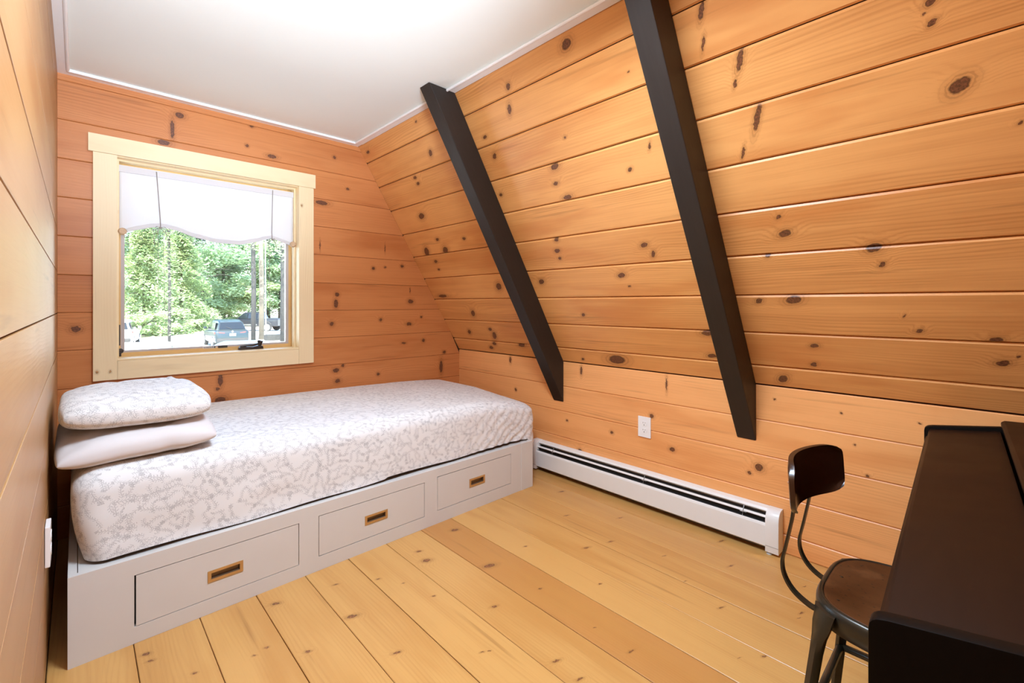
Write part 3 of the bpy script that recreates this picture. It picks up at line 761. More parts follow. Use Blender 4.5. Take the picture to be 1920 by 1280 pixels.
def uvmesh(name, vfu, mat, parent=None, loc=None):
    V, F, U = vfu
    me = bpy.data.meshes.new(name)
    o0 = Vector(loc) if loc else Vector((0, 0, 0))
    me.from_pydata([tuple(Vector(p) - o0) for p in V], [], F)
    lay = me.uv_layers.new(name='cloth')
    k = 0
    flat = [c for f in U for uv_ in f for c in uv_]
    lay.data.foreach_set('uv', flat)
    bm = bmesh.new(); bm.from_mesh(me); bmesh.ops.recalc_face_normals(bm, faces=bm.faces); bm.to_mesh(me); bm.free()
    me.polygons.foreach_set('use_smooth', [True] * len(me.polygons))
    me.materials.append(mat)
    o = bpy.data.objects.new(name, me)
    o.location = o0
    return link(o, parent)

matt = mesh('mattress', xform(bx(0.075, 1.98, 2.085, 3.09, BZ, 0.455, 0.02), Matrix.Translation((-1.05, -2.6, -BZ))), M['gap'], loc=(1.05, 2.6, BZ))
tag(matt, 'dark mattress edge showing between the floral bedspread and the white bed rail', 'mattress')

QX0, QX1, QY0, QY1 = -0.012, 2.168, 2.028, 3.118
def nz(x, y, z, s): return noise.noise(Vector((x * s, y * s, z * s)))
def spread_post(q, p):
    x, y, z = q
    k = (x - QX0) / (QX1 - QX0)
    # top sinks towards the foot, and the foot end hangs soft and round
    top = 0.600 - 0.032 * k - 0.020 * max(0, k - 0.6)
    t_ = (z - 0.29) / (0.600 - 0.29)
    z2 = 0.29 + t_ * (top - 0.29)
    fx = max(0, (x - 1.66) / (QX1 - 1.66))
    fy = max(0, min(1, (2.62 - y) / 0.55))
    z2 -= 0.070 * (fx ** 2.0) * t_ * (0.30 + 0.70 * fy)
    # hem
    hemz = 0.298 + 0.008 * nz(x, 0, 0, 3.0) + (0.006 if 0.5 < k < 0.93 else 0)
    if x > 2.085: hemz = 0.290 - 0.035 * min(1.0, (x - 2.085) / 0.05)
    if t_ < 0.25: z2 += (hemz - 0.29) * (1 - t_ / 0.25)
    # wrinkles
    wv = 0.0035 * nz(x, y, z, 7) + 0.0018 * nz(x, y, z, 19)
    wf = max(0.0, min(1.0, (2.20 - y) / 0.15)); wf = wf * wf * (3 - 2 * wf)
    g_ = max(0.0, min(1.0, (k - 0.70) / 0.15))
    d = (x * 0.75 - z * 0.65)
    dy = wf * (0.006 * nz(x, 0, z * 2.5, 5) * max(0.0, 1 - t_) ** 0.7
               + 0.010 * g_ * sin(d * 120 + 4 * nz(x, 0, z, 6)) * (0.3 + 0.7 * (1 - t_)) * (0.6 + 0.5 * nz(x, 5, z, 4))
               + 0.012 * t_ * t_)
    dx = 0.0
    if x > 2.05: dx = 0.008 * sin(y * 40 + 5 * nz(0, y, z, 4)) * (1 - t_)
    wl = max(0.0, min(1.0, (0.14 - x) / 0.15)); wl = wl * wl * (3 - 2 * wl)
    dx += wl * (0.028 * (1 - t_) ** 1.4 - 0.012 * sin(pi * min(1, max(0, t_))))
    return Vector((x + dx, y + dy, z2 + wv * (0.4 if z > 0.55 else 0.3)))
sp = uvmesh('bedspread', rbox(QX0, QX1, QY0, QY1, 0.290, 0.600, 0.075, 0.016, spread_post), M['floral'], loc=(1.07, 2.57, 0.29))
tag(sp, 'white bedspread with small grey floral vines covering the whole bed', 'bedspread')

# pillows ------------------------------------------------------------------------------------------
def pillow(name, cx, cy, a, b, z0, T, seed, mat, tilt=0.0, flat=0.35, shape=3.2, post=None, rz=0.0, rc=0.18, ex=0.42):
    n, m_ = 34, 44
    V, F, U = [], [], []
    top, bot = {}, {}
    def prof(u, v):
        return max(0.0, (1 - abs(u) ** shape) * (1 - abs(v) ** shape)) ** ex
    for side, D in ((1, top), (-1, bot)):
        for i in range(n + 1):
            for j in range(m_ + 1):
                u = -cos(pi * i / n); v = -cos(pi * j / m_)
                if side < 0 and (i in (0, n) or j in (0, m_)): D[i, j] = top[i, j]; continue
                h = prof(u, v)
                bow = 1 - 0.05 * (1 - v * v) if abs(u) > 0.01 else 1
                x = a * u * sqrt(1 - rc * v ** 4) * (1 - 0.02 * (1 - v * v) * u * u); y = b * v * sqrt(1 - rc * u ** 4) * (1 - 0.02 * (1 - u * u) * v * v)
                wr = 0.012 * nz(x + seed, y, side * 2, 6) + 0.009 * nz(x * 0.7 + seed, y * 1.6, side * 3, 14) + 0.004 * nz(x + seed, y * 2, side, 34)
                edge = min(1, (1 - max(abs(u), abs(v))) * 6)
                z = T * (1 - flat) * h + wr * edge if side > 0 else -T * flat * h + 0.4 * wr * edge
                z += tilt * u
                D[i, j] = len(V); V.append(Vector((x, y, z)))
    for D in (top, bot):
        for i in range(n):
            for j in range(m_):
                q = [D[i, j], D[i + 1, j], D[i + 1, j + 1], D[i, j + 1]]
                if len(set(q)) < 3: continue
                F.append(q if D is top else q[::-1])
                U.append([D[i + di, j + dj] for di, dj in ((0, 0), (1, 0), (1, 1), (0, 1))][::(1 if D is top else -1)])
    if post: V = [post(p) for p in V]
    # cloth coordinates measured along the surface, so that the print does not stretch over the edges
    cu, cv = {}, {}
    for D in (top, bot):
        for j in range(m_ + 1):
            s_ = 0.0
            for i in range(n + 1):
                if i: s_ += (V[D[i, j]] - V[D[i - 1, j]]).length
                cu[D is top, i, j] = s_
            c0 = cu[D is top, n // 2, j]
            for i in range(n + 1): cu[D is top, i, j] -= c0
        for i in range(n + 1):
            s_ = 0.0
            for j in range(m_ + 1):
                if j: s_ += (V[D[i, j]] - V[D[i, j - 1]]).length
                cv[D is top, i, j] = s_
            c0 = cv[D is top, i, m_ // 2]
            for j in range(m_ + 1): cv[D is top, i, j] -= c0
    at_ = {}
    for D in (top, bot):
        for (i, j), k in D.items(): at_[D is top, k] = (cu[D is top, i, j] + seed, cv[D is top, i, j] + (0 if D is top else 2.0))
    half = len(F) // 2
    U = [[at_[q < half, k] for k in f] for q, f in enumerate(F)]
    o = uvmesh(name, (V, F, U), mat)
    o.location = (cx, cy, z0); o.rotation_euler = (0, 0, rz)
    return o
def droop(p):
    # the near wall-side corner hangs past the mattress; the front edge is pinched by the bed
    d = max(0, (-p.x - 0.06) / 0.16) * max(0, (-p.y - 0.05) / 0.27)
    pin = 0.010 * math.exp(-((p.x - 0.075) / 0.03) ** 2) * max(0, (-p.y - 0.26) / 0.08)
    return Vector((p.x, p.y + pin * 0.5, p.z - 0.018 * d + pin * 0.6))
p1 = pillow('pillow', 0.172, 2.395, 0.234, 0.345, 0.643, 0.128, 1.7, M['pillow'], post=droop, flat=0.40, rc=0.12, ex=0.36)
tag(p1, 'plain white pillow lying under the floral pillow on the bed', 'pillow', 'stacked pillows at the head of the bed')
def fold(p):
    # near corner of the case is tucked under, far corner has a loose hem
    q = p.copy()
    if p.x > 0.14 and p.y > 0.20: q.z += 0.012 * sin(p.x * 60)
    q.z += 0.010 * max(0, -p.x / 0.2) * max(0, -p.y / 0.3)
    return q
p2 = pillow('pillow', 0.172, 2.400, 0.226, 0.335, 0.757, 0.110, 4.1, M['floral'], post=fold, flat=0.48, shape=4.6, rc=0.18, ex=0.31)
tag(p2, 'grey floral pillow on top of the plain white pillow below the window', 'pillow', 'stacked pillows at the head of the bed')

# ------------------------------------------------------------------ baseboard heater
HY0, HY1 = 0.662, 2.225
htr = tag(empty('baseboard_heater', (XK, (HY0 + HY1) / 2, 0)), 'long white baseboard heater along the foot of the pine wall', 'heater')
ho = Matrix.Translation((-XK, -(HY0 + HY1) / 2, 0))
def hp(name, vf, mat, **kw): return mesh(name, xform(vf, ho), mat, htr, **kw)
e = 0.001
def X(d): return XK - e - d
hp('back_plate', join(prism([(X(0), 0.02), (X(0.003), 0.02), (X(0.003), 0.192), (X(0.028), 0.190), (X(0.036), 0.184), (X(0.036), 0.188), (X(0.029), 0.1965), (X(0), 0.2005)], HY0 + 0.03, HY1 - 0.03, 'y')), M['enamel'])
hp('element', join(bx(X(0.0335), X(0.004), HY0 + 0.04, HY1 - 0.04, 0.06, 0.165)), M['fin'])
hp('element_tube', join(tube([(X(0.046), HY0 + 0.04, 0.128), (X(0.046), HY1 - 0.04, 0.128)], 0.011, 12)), M['fin'], smooth=True)
hp('damper', prism([(X(0.043), 0.168), (X(0.046), 0.166), (X(0.052), 0.1605), (X(0.050), 0.1585)], HY0 + 0.03, HY1 - 0.03, 'y'), M['enamel'])
hp('front_panel', prism([(X(0.060), 0.140), (X(0.0635), 0.137), (X(0.067), 0.128), (X(0.067), 0.036), (X(0.060), 0.030), (X(0.060), 0.034), (X(0.064), 0.039), (X(0.064), 0.126)], HY0 + 0.03, HY1 - 0.03, 'y'), M['enamel'])
hp('bottom_shadow_rail', bx(X(0.055), X(0.004), HY0 + 0.04, HY1 - 0.04, 0.022, 0.028), M['fin'])
for y0 in (HY0, HY1 - 0.056):
    capp = [(X(0), 0.012), (X(0.0685), 0.012), (X(0.0685), 0.150)] + [(X(0.0685 - 0.040 * (1 - cos(radians(a)))), 0.150 + 0.052 * sin(radians(a))) for a in (15, 30, 45, 60, 75, 90)] + [(X(0), 0.2025)]
    cp = hp('end_cap', bevelled(prism(capp, y0, y0 + 0.056, 'y'), 0.002, 2, 40), M['enamel'], auto=35)
    mesh('cap_seam', xform(bx(X(0.0692), X(0.0684), y0 + 0.001, y0 + 0.055, 0.0395, 0.0412), ho), M['finlight'], cp)
    hp('foot', join(lathe([(0, 0.0), (0.012, 0.0), (0.012, 0.004), (0.007, 0.008), (0.007, 0.016), (0, 0.016)], 12, (X(0.055), y0 + 0.042, 0.0))), M['clearplastic'], auto=40)
for yb_ in (0.82, 1.35, 2.03):
    hp('bracket', join(tube([(X(0.036), yb_, 0.185), (X(0.052), yb_, 0.160), (X(0.060), yb_, 0.138)], 0.0022, 6), tube([(X(0.047), yb_ - 0.014, 0.156), (X(0.050), yb_ + 0.014, 0.156)], 0.003, 6)), M['finlight'])

# ------------------------------------------------------------------ outlets
def outlet(name, origin, L, label, depth=0.006):
    root = tag(empty(name, origin), label, 'outlet')
    A = Vector((0, 0, 1)); Lv = Vector(L); N = Lv.cross(A)
    Mx = Matrix(((Lv.x, A.x, N.x, 0), (Lv.y, A.y, N.y, 0), (Lv.z, A.z, N.z, 0), (0, 0, 0, 1)))
    mesh('plate', xform(bx(-0.040, 0.040, -0.059, 0.059, 0.0006, depth, 0.0025), Mx), M['plastic'], root)
    for zc in (-0.020, 0.020):
        pts = [(0.017 * cos(a_), min(max(0.019 * sin(a_), -0.0145), 0.0145) + zc) for a_ in [2 * pi * k / 20 for k in range(20)]]
        rc = mesh('receptacle', xform(prism(pts, depth - 0.0005, depth + 0.0018, 'z'), Mx), M['plastic'], root)
        mesh('slot', xform(join(bx(-0.0075, -0.0055, zc + 0.001, zc + 0.009, depth + 0.0015, depth + 0.0021), bx(0.0055, 0.0075, zc + 0.002, zc + 0.008, depth + 0.0015, depth + 0.0021),
                                  prism([(0.0028 * cos(a_), 0.0028 * sin(a_) + zc - 0.0075) for a_ in [2 * pi * k / 10 for k in range(10)]], depth + 0.0015, depth + 0.0021, 'z')), Mx), M['slot'], rc)
    mesh('screw', xform(lathe([(0, depth + 0.0016), (0.0022, depth + 0.0014), (0.003, depth)], 10), Mx), M['plastic'], root)
    return root
outlet('wall_outlet', (XK - 0.0008, 1.373, 0.444), (0, -1, 0), 'white duplex outlet on the pine knee wall above the heater')
outlet('wall_outlet', (XL + 0.0008, 1.945, 0.437), (0, 1, 0), 'white outlet seen edge-on on the pale left wall beside the bed', depth=0.012)

# ------------------------------------------------------------------ chair
CXc, CYc, CZ = 1.430, 0.135, 0.440
chair = tag(empty('industrial_chair', (CXc, CYc, 0)), 'old steel work chair with worn wooden seat and curved backrest', 'chair')
def outline(off, z, n=48):
    pts = []
    for k in range(n):
        a = 2 * pi * k / n
        ca, sa = cos(a), sin(a)
        ex = 2 / 3.6
        x = (0.187 + off) * math.copysign(abs(ca) ** ex, ca); y = (0.172 + off) * math.copysign(abs(sa) ** ex, sa)
        x *= 1 - 0.10 * (y / 0.172) * (1 if y > 0 else 0.2)
        pts.append((x, y, z))
    return pts
zt = CZ
mesh('seat_rim', loft([outline(-0.016, zt - 0.008), outline(-0.0145, zt - 0.001), outline(-0.010, zt + 0.0005), outline(-0.004, zt - 0.003), outline(0.0, zt - 0.011), outline(0.001, zt - 0.022), outline(0.0, zt - 0.050),
                       outline(-0.004, zt - 0.052), outline(-0.005, zt - 0.045), outline(-0.008, zt - 0.020), outline(-0.016, zt - 0.014)], cap=False), M['steel'], chair, smooth=True)
rings = [outline(-0.0148, zt - 0.012)] + [[(p[0] * s_, p[1] * s_, zt - 0.0015 - 0.010 * (1 - s_ * s_)) for p in outline(-0.0148, 0)] for s_ in (1.0, 0.97, 0.8, 0.6, 0.4, 0.2, 0.05)]
mesh('seat', loft(rings), M['ply'], chair, smooth=True)
for sx, sy in ((-1, 1), (1, 1), (-1, -1), (1, -1)):
    tx, ty = sx * 0.150, sy * 0.135
    fx_, fy_ = sx * 0.205, sy * 0.185
    secs = []
    tdir = Vector((sx, sy, 0)).normalized(); sd = Vector((-tdir.y, tdir.x, 0))
    for z, wd, th in ((zt - 0.012, 0.034, 0.010), (zt - 0.045, 0.029, 0.012), (zt - 0.075, 0.0185, 0.012), (zt - 0.11, 0.0145, 0.012), (0.2, 0.0135, 0.011), (0.0, 0.0125, 0.010)):
        k = 1 - z / (zt - 0.012)
        k2 = k ** 0.9
        c = Vector((tx + (fx_ - tx) * k2, ty + (fy_ - ty) * k2, z))
        secs.append([c + sd * wd + tdir * th * 0.2, c + sd * wd * 0.6 + tdir * th, c - sd * wd * 0.6 + tdir * th, c - sd * wd + tdir * th * 0.2, c - sd * wd * 0.8 - tdir * th * 0.6, c + sd * wd * 0.8 - tdir * th * 0.6])
    mesh('leg', loft(secs), M['steel'], chair, auto=50)
zs = 0.150
kk = (1 - zs / (zt - 0.012)) ** 0.9
sxp, syp = 0.150 + 0.055 * kk, 0.135 + 0.05 * kk
cs_ = [(-sxp, syp), (sxp, syp), (sxp, -syp), (-sxp, -syp)]
for a_, b_ in zip(cs_, cs_[1:] + cs_[:1]):
    a3, b3 = Vector((*a_, zs)), Vector((*b_, zs))
    d_ = (b3 - a3).normalized() * 0.006
    mesh('stretcher', tube([a3 + d_, b3 - d_], 0.010, 10), M['steel'], chair, smooth=True)
for i, xs_ in enumerate((-0.130, 0.020)):
    yy = lambda y: y - CYc
    pts = [(xs_, yy(0.20), 0.408), (xs_, yy(0.285), 0.409), (xs_, yy(0.318), 0.418), (xs_, yy(0.345), 0.437), (xs_, yy(0.362), 0.466), (xs_, yy(0.366), 0.498), (xs_, yy(0.360), 0.53), (xs_, yy(0.351), 0.575), (xs_, yy(0.341), 0.637), (xs_, yy(0.338), 0.735)]
    # finer, rounded
    P_ = [Vector(p) for p in pts]; fine = []
    for k in range(len(P_) - 1):
        p0, p1_, p2_, p3 = P_[max(k - 1, 0)], P_[k], P_[k + 1], P_[min(k + 2, len(P_) - 1)]
        for s_ in range(4):
            tt = s_ / 4
            fine.append(0.5 * ((2 * p1_) + (p2_ - p0) * tt + (2 * p0 - 5 * p1_ + 4 * p2_ - p3) * tt ** 2 + (3 * p1_ - p0 - 3 * p2_ + p3) * tt ** 3))
    fine.append(P_[-1])
    mesh('back_strip', flatbar(fine, 0.018, 0.005, (1, 0, 0)), M['steel'], chair, auto=40)
# curved backrest
bc = 1.336 - CXc
rows_f, rows_b = [], []
nu, nv = 24, 10
def bpoint(u, v, d):
    hw, hh = 0.128, 0.062
    # rounded-corner outline: v range shrinks at the ends
    x = hw * u
    # squircle outline: rounded corners without moving the mid edges
    x = hw * u * sqrt(1 - 0.22 * v ** 6); lim = sqrt(1 - 0.42 * u ** 8)
    z = 0.716 + hh * v * lim + 0.007 * u
    y = 0.334 - 0.038 * (u * u) - 0.024 * u - CYc + d
    return Vector((bc + x, y + (z - 0.716) * 0.06, z))
G = []
for d in (-0.0055, 0.0055):
    G.append([[bpoint(-1 + 2 * i / nu, -1 + 2 * j / nv, d) for i in range(nu + 1)] for j in range(nv + 1)])
V = [p for g_ in G for r_ in g_ for p in r_]
W_ = nu + 1; NN = W_ * (nv + 1); F = []
for s_ in (0, 1):
    for j in range(nv):
        for i in range(nu):
            q = [s_ * NN + j * W_ + i, s_ * NN + j * W_ + i + 1, s_ * NN + (j + 1) * W_ + i + 1, s_ * NN + (j + 1) * W_ + i]
            F.append(q if s_ == 0 else q[::-1])
rim = [(j, 0) for j in range(nv)] + [(nv, i) for i in range(nu)] + [(j, nu) for j in range(nv, 0, -1)] + [(0, i) for i in range(nu, 0, -1)]
for (a_, b_), (c_, d_) in zip(rim, rim[1:] + rim[:1]):
    F.append([a_ * W_ + b_, c_ * W_ + d_, NN + c_ * W_ + d_, NN + a_ * W_ + b_])
br = mesh('backrest', (V, F), M['plydark'], chair, auto=45)
for xs_ in (-0.130, 0.020):
    for zz in (0.700, 0.735):
        mesh('bolt', lathe([(0, 0.012), (0.004, 0.011), (0.0055, 0.006), (0.0055, 0.0)], 10, (xs_, 0.342 - CYc, zz), 'y'), M['bolt'], chair, auto=40)
for px_, py_ in ((-0.10, 0.12), (-0.13, 0.05), (0.02, 0.135), (0.12, 0.11), (-0.12, -0.08), (0.12, -0.06)):
    mesh('rivet', lathe([(0, 0.0022), (0.004, 0.0015), (0.005, 0.0)], 10, (px_, py_, zt - 0.0055 - 0.004 * 0)), M['steel'], chair, smooth=True)

# ------------------------------------------------------------------ piano
PA = radians(1.9)
pn = tag(empty('upright_piano', (0.797, 0.118, 0), PA), 'dark brown small piano with its key lid closed, in front of the chair', 'piano')
PLN = 1.415
# side profile in (depth, height); local x runs along the piano, local -y is depth
side = [(0.0, 0.0), (0.0, 0.700)] + [(0.018 - 0.018 * cos(radians(a)), 0.702 + 0.016 * sin(radians(a))) for a in (20, 40, 60, 80)] + [(0.022, 0.7195), (0.186, 0.7445), (0.43, 0.7445), (0.43, 0.0)]
def pprism(prof, x0, x1): return prism([(-d, z) for d, z in prof], x0, x1, 'x')
for x0 in (0.0, PLN - 0.026):
    mesh('side_panel', bevelled(pprism(side, x0, x0 + 0.026), 0.0022, 2, 25), M['piano_shaded'], pn, auto=40)
mesh('key_lid', bevelled(pprism([(0.012, 0.688), (0.012, 0.704), (0.018, 0.709), (0.186, 0.7325), (0.186, 0.716), (0.02, 0.688)], 0.0268, PLN - 0.0268), 0.0015, 2, 25), M['piano'], pn, auto=40)
mesh('lid_lip', pprism([(0.004, 0.660), (0.004, 0.680), (0.012, 0.687), (0.03, 0.687), (0.03, 0.660)], 0.0268, PLN - 0.0268), M['piano'], pn)
mesh('top_board', bevelled(pprism([(0.188, 0.746), (0.188, 0.757), (0.196, 0.764), (0.445, 0.772), (0.445, 0.746)], -0.004, PLN + 0.004), 0.002, 2, 25), M['piano'], pn, auto=40)
mesh('key_bed', pprism([(0.03, 0.60), (0.03, 0.659), (0.40, 0.659), (0.40, 0.60)], 0.0268, PLN - 0.0268), M['piano_shaded'], pn)
mesh('lower_panel', pprism([(0.30, 0.03), (0.30, 0.599), (0.32, 0.599), (0.32, 0.03)], 0.0268, PLN - 0.0268), M['piano_shaded'], pn)
mesh('back_panel', pprism([(0.412, 0.03), (0.412, 0.744), (0.428, 0.744), (0.428, 0.03)], 0.0268, PLN - 0.0268), M['piano_shaded'], pn)

# ------------------------------------------------------------------ ceiling lamp, unseen above the picture; its flat disc added to house the fill
lp = tag(empty('ceiling_fill_fixture', (LX, LY, ZC)), 'unseen round flat ceiling light added to house the soft fill', 'lamp')
mesh('lamp_base', lathe([(0, -0.001), (0.31, -0.001), (0.31, -0.022), (0.305, -0.026), (0, -0.026)], 40), M['trimwhite'], lp, auto=40)
mesh('lamp_shade', lathe([(0.298, -0.0265), (0.296, -0.040), (0.285, -0.050), (0.25, -0.054), (0.002, -0.055)], 40), M['lampglass'], lp, smooth=True)

# ------------------------------------------------------------------ outside: drive, cars, trees
GZ = -1.55
M['gravel'] = plain('pale_gravel', (0.74, 0.72, 0.67), 0.95, var=0.12, scale=3)
M['earth'] = plain('forest_floor', (0.30, 0.26, 0.17), 0.95, var=0.35, scale=0.6)
M['bark'] = plain('bark', (0.036, 0.036, 0.034), 0.9, var=0.35, scale=6)
M['barkpale'] = plain('pale_pole_wood', (0.13, 0.112, 0.085), 0.85, var=0.2, scale=5)
M['wire'] = plain('guy_wire', (0.20, 0.24, 0.28), 0.5)
def leafmat(name, a, b):
    t = NT(name)
    n = t.noise(t.obj(), 0.9, 3)
    c = t.mix(t.rng(n, 0.35, 0.65), a, b)
    m = t.fin(c, 0.6, spec=0.3)
    tr = t.n('BsdfTranslucent'); t.put(tr.inputs[0], t.mix(0.5, c, (0.55, 0.75, 0.25)))
    mx = t.n('MixShader'); mx.inputs[0].default_value = 0.4
    t.t.links.new(t.b.outputs[0], mx.inputs[1]); t.t.links.new(tr.outputs[0], mx.inputs[2])
    t.t.links.new(mx.outputs[0], t.t.nodes['Material Output'].inputs[0])
    return m
M['leaf1'] = leafmat('leaf_yellow_green', (0.330, 0.396, 0.238), (0.211, 0.290, 0.166))
M['leaf2'] = leafmat('leaf_green', (0.224, 0.317, 0.211), (0.126, 0.205, 0.139))
M['leaf3'] = leafmat('leaf_blue_green', (0.185, 0.277, 0.224), (0.092, 0.158, 0.126))

g = bx(-40, 60, 3.6, 62, GZ - 0.3, GZ)
tag(mesh('ground', g, M['gravel']), kind='structure')
tag(mesh('forest_ground', prism([(-60, 45), (4, 46), (7.5, 50), (10, 58), (30, 60), (80, 66), (80, 120), (-60, 120)], GZ - 0.2, GZ + 0.02, 'z'), M['earth']), kind='structure')

def leaves(crown, n, size, seed):
    rs = random.Random(seed)
    V, F = [], []
    for _ in range(n):
        c, out = crown(rs)
        a = Vector((rs.uniform(-1, 1), rs.uniform(-1, 1), rs.uniform(-0.35, 0.35))).normalized()
        b = out.cross(a)
        if b.length < 0.1: b = Vector((0, 0, 1)).cross(a)
        b.normalize()
        s_ = size * rs.uniform(0.6, 1.3)
        k = len(V)
        V += [c - a * s_, c - b * s_ * 0.42, c + a * s_ - Vector((0, 0, s_ * 0.25)), c + b * s_ * 0.42]
        F.append([k, k + 1, k + 2, k + 3])
    return V, F

def conifer(h, r):
    def f(rs):
        k = rs.random() ** 0.75
        lay = round(k * 15) / 15 + rs.gauss(0, 0.020)
        z = h * (0.06 + 0.94 * min(max(lay, 0), 1))
        az = round(rs.random() * 9 + lay * 40) * 2 * pi / 9 + rs.gauss(0, 0.22)
        bo = 0.72 + 0.28 * sin(az * 3.1 + lay * 23)
        rad = r * (1 - lay * 0.93) * bo * (0.2 + 0.8 * rs.random() ** 0.55)
        return Vector((rad * cos(az), rad * sin(az), z - 0.16 * rad)), Vector((cos(az) * 0.2, sin(az) * 0.2, 1))
    return f
def broad(h, r, z0=0.25):
    rs0 = random.Random(int(h * 100 + r * 10))
    cl = []
    for _ in range(26):
        a = rs0.random() * 2 * pi; q = rs0.random() ** 0.6
        z = z0 + (1 - z0) * rs0.random()
        rr = r * q * sqrt(max(0.08, 1 - ((z - (z0 + 1) / 2) / ((1 - z0) / 2 * 1.05)) ** 2))
        cl.append((Vector((rr * cos(a), rr * sin(a), z * h)), r * rs0.uniform(0.22, 0.42)))
    def f(rs):
        c, q = rs.choice(cl)
        d = Vector((rs.gauss(0, 1), rs.gauss(0, 1), rs.gauss(0, 0.6))).normalized() * q * rs.random() ** 0.35
        d.z *= 0.7
        return c + d, Vector((d.x, d.y, abs(d.z) + 0.4)).normalized()
    return f

def trunk(h, r, lean=0.0):
    return tube([(0, 0, -0.1), (lean * 0.2, 0, h * 0.3), (lean * 0.5, lean * 0.3, h * 0.65), (lean, lean * 0.5, h * 0.97)], [r, r * 0.8, r * 0.5, r * 0.12], 8)
def branches(h, r, n, seed, z0):
    rs = random.Random(seed); out = []
    for k in range(n):
        z = h * (z0 + (0.92 - z0) * k / n); a = rs.random() * 2 * pi; L = r * rs.uniform(0.5, 0.95) * (1.1 - 0.6 * k / n)
        out.append(tube([(0, 0, z), (L * 0.5 * cos(a), L * 0.5 * sin(a), z + L * 0.14), (L * cos(a), L * sin(a), z + L * 0.10)], [0.06, 0.04, 0.012], 5))
    return join(*out)

PROTO = {}
def tree(kind, x, y, z, s, rz, label, group='trees behind the drive'):
    if kind not in PROTO:
        nm = 'tree'
        o = tag(empty(nm), cat='tree')
        if kind == 'hemlock':
            fo = mesh('foliage', leaves(conifer(13, 4.2), 12000, 0.215, 3), M['leaf1'], o); tk = mesh('trunk', join(trunk(13, 0.20), branches(13, 4.0, 22, 5, 0.08)), M['bark'], o, smooth=True)
        elif kind == 'maple':
            fo = mesh('foliage', leaves(broad(14, 4.6, 0.16), 12000, 0.21, 4), M['leaf2'], o); tk = mesh('trunk', join(trunk(13, 0.20, 0.5), branches(13, 4.2, 14, 6, 0.25)), M['bark'], o, smooth=True)
        elif kind == 'pine':
            fo = mesh('foliage', leaves(conifer(17, 3.6), 12000, 0.22, 5), M['leaf3'], o); tk = mesh('trunk', join(trunk(17, 0.24), branches(17, 3.4, 24, 7, 0.06)), M['bark'], o, smooth=True)
        elif kind == 'beech':
            fo = mesh('foliage', leaves(broad(15, 4.0, 0.2), 11000, 0.20, 9), M['leaf1'], o); tk = mesh('trunk', join(trunk(14, 0.16, -0.4), branches(14, 3.8, 14, 8, 0.25)), M['bark'], o, smooth=True)
        PROTO[kind] = o
        for c in (fo, tk): c.name = c.name
    else:
        p = PROTO[kind]
        o = p.copy(); COL.objects.link(o)
        for c in list(p.children):
            d = c.copy(); COL.objects.link(d); d.parent = o
    o.location = (x, y, z); o.scale = (s, s, s); o.rotation_euler = (0, 0, rz)
    tag(o, label, 'tree', group)
    return o

rt = random.Random(21)
FRONT = [('hemlock', 4.2, 50.5, 0.85, 'bright yellow-green feathery tree at the left of the window view, nearest the drive'),
         ('hemlock', 7.4, 55, 0.95, 'yellow-green feathery conifer standing right behind the slim lone trunk on the drive'),
         ('maple', 10.4, 62, 1.0, 'full green leafy tree rising behind the dark teal car'),
         ('pine', 13.2, 66, 1.0, 'dark blue-green conifer rising behind the front of the black pickup'),
         ('beech', 16.6, 66, 0.95, 'light green leafy tree behind the wooden utility pole'),
         ('maple', 20.0, 67, 1.0, 'green leafy tree behind the thick grey trunk at the right of the window view')]
for kind, x, y, s, lab in FRONT:
    tree(kind, x, y, GZ - 0.05, s, rt.random() * 6.28, lab)
BL = 'tree deep in the woods, half hidden behind the front row of trees'
for kind, x, y, s in [('pine', 9.0, 72, 1.15), ('pine', 5.0, 68, 1.1), ('maple', 3.6, 80, 1.2), ('hemlock', 8.6, 86, 1.3), ('pine', 13.0, 82, 1.25), ('maple', 17.0, 80, 1.2), ('pine', 22.0, 80, 1.2), ('hemlock', 19.5, 93, 1.4), ('pine', 25.0, 90, 1.4), ('beech', 25.5, 74, 1.1)]:
    tree(kind, x, y, GZ - 0.05, s, rt.random() * 6.28, BL, 'trees deep in the woods')

def bare(name, label, cat, x, y, h, r, mat, extra=None):
    o = tag(empty(name, (x, y, GZ)), label, cat)
    mesh('trunk', tube([(0, 0, -0.05), (0.03, 0, h * 0.4), (-0.02, 0.02, h * 0.75), (0.02, 0, h)], [r, r * 0.92, r * 0.85, r * 0.75], 10), M[mat], o, smooth=True)
    if extra: mesh('foliage', extra, M['leaf1'], o)
    return o
bare('slim_tree', 'slim young tree trunk standing alone on the pale drive left of the parked car', 'tree', 4.05, 34.5, 8.5, 0.085, 'bark', leaves(conifer(8.5, 1.5), 1100, 0.12, 15))
bare('bare_tree', 'dark slim tree trunk in front of the black pickup', 'tree', 9.47, 37.8, 10, 0.17, 'bark')
bare('wooden_pole', 'pale wooden utility pole in front of the black pickup', 'pole', 10.2, 38.5, 9.5, 0.19, 'barkpale')
tag(mesh('guy_wire', tube([(10.35, 37.9, GZ), (10.30, 37.9, GZ + 9.0)], 0.045, 6), M['wire']), 'thin pale guy wire beside the wooden utility pole', 'wire')
bare('thick_tree', 'thick grey tree trunk at the right edge of the window pane', 'tree', 10.9, 35.4, 11, 0.30, 'bark', leaves(broad(11, 2.6, 0.5), 1600, 0.13, 16))
sb = 0
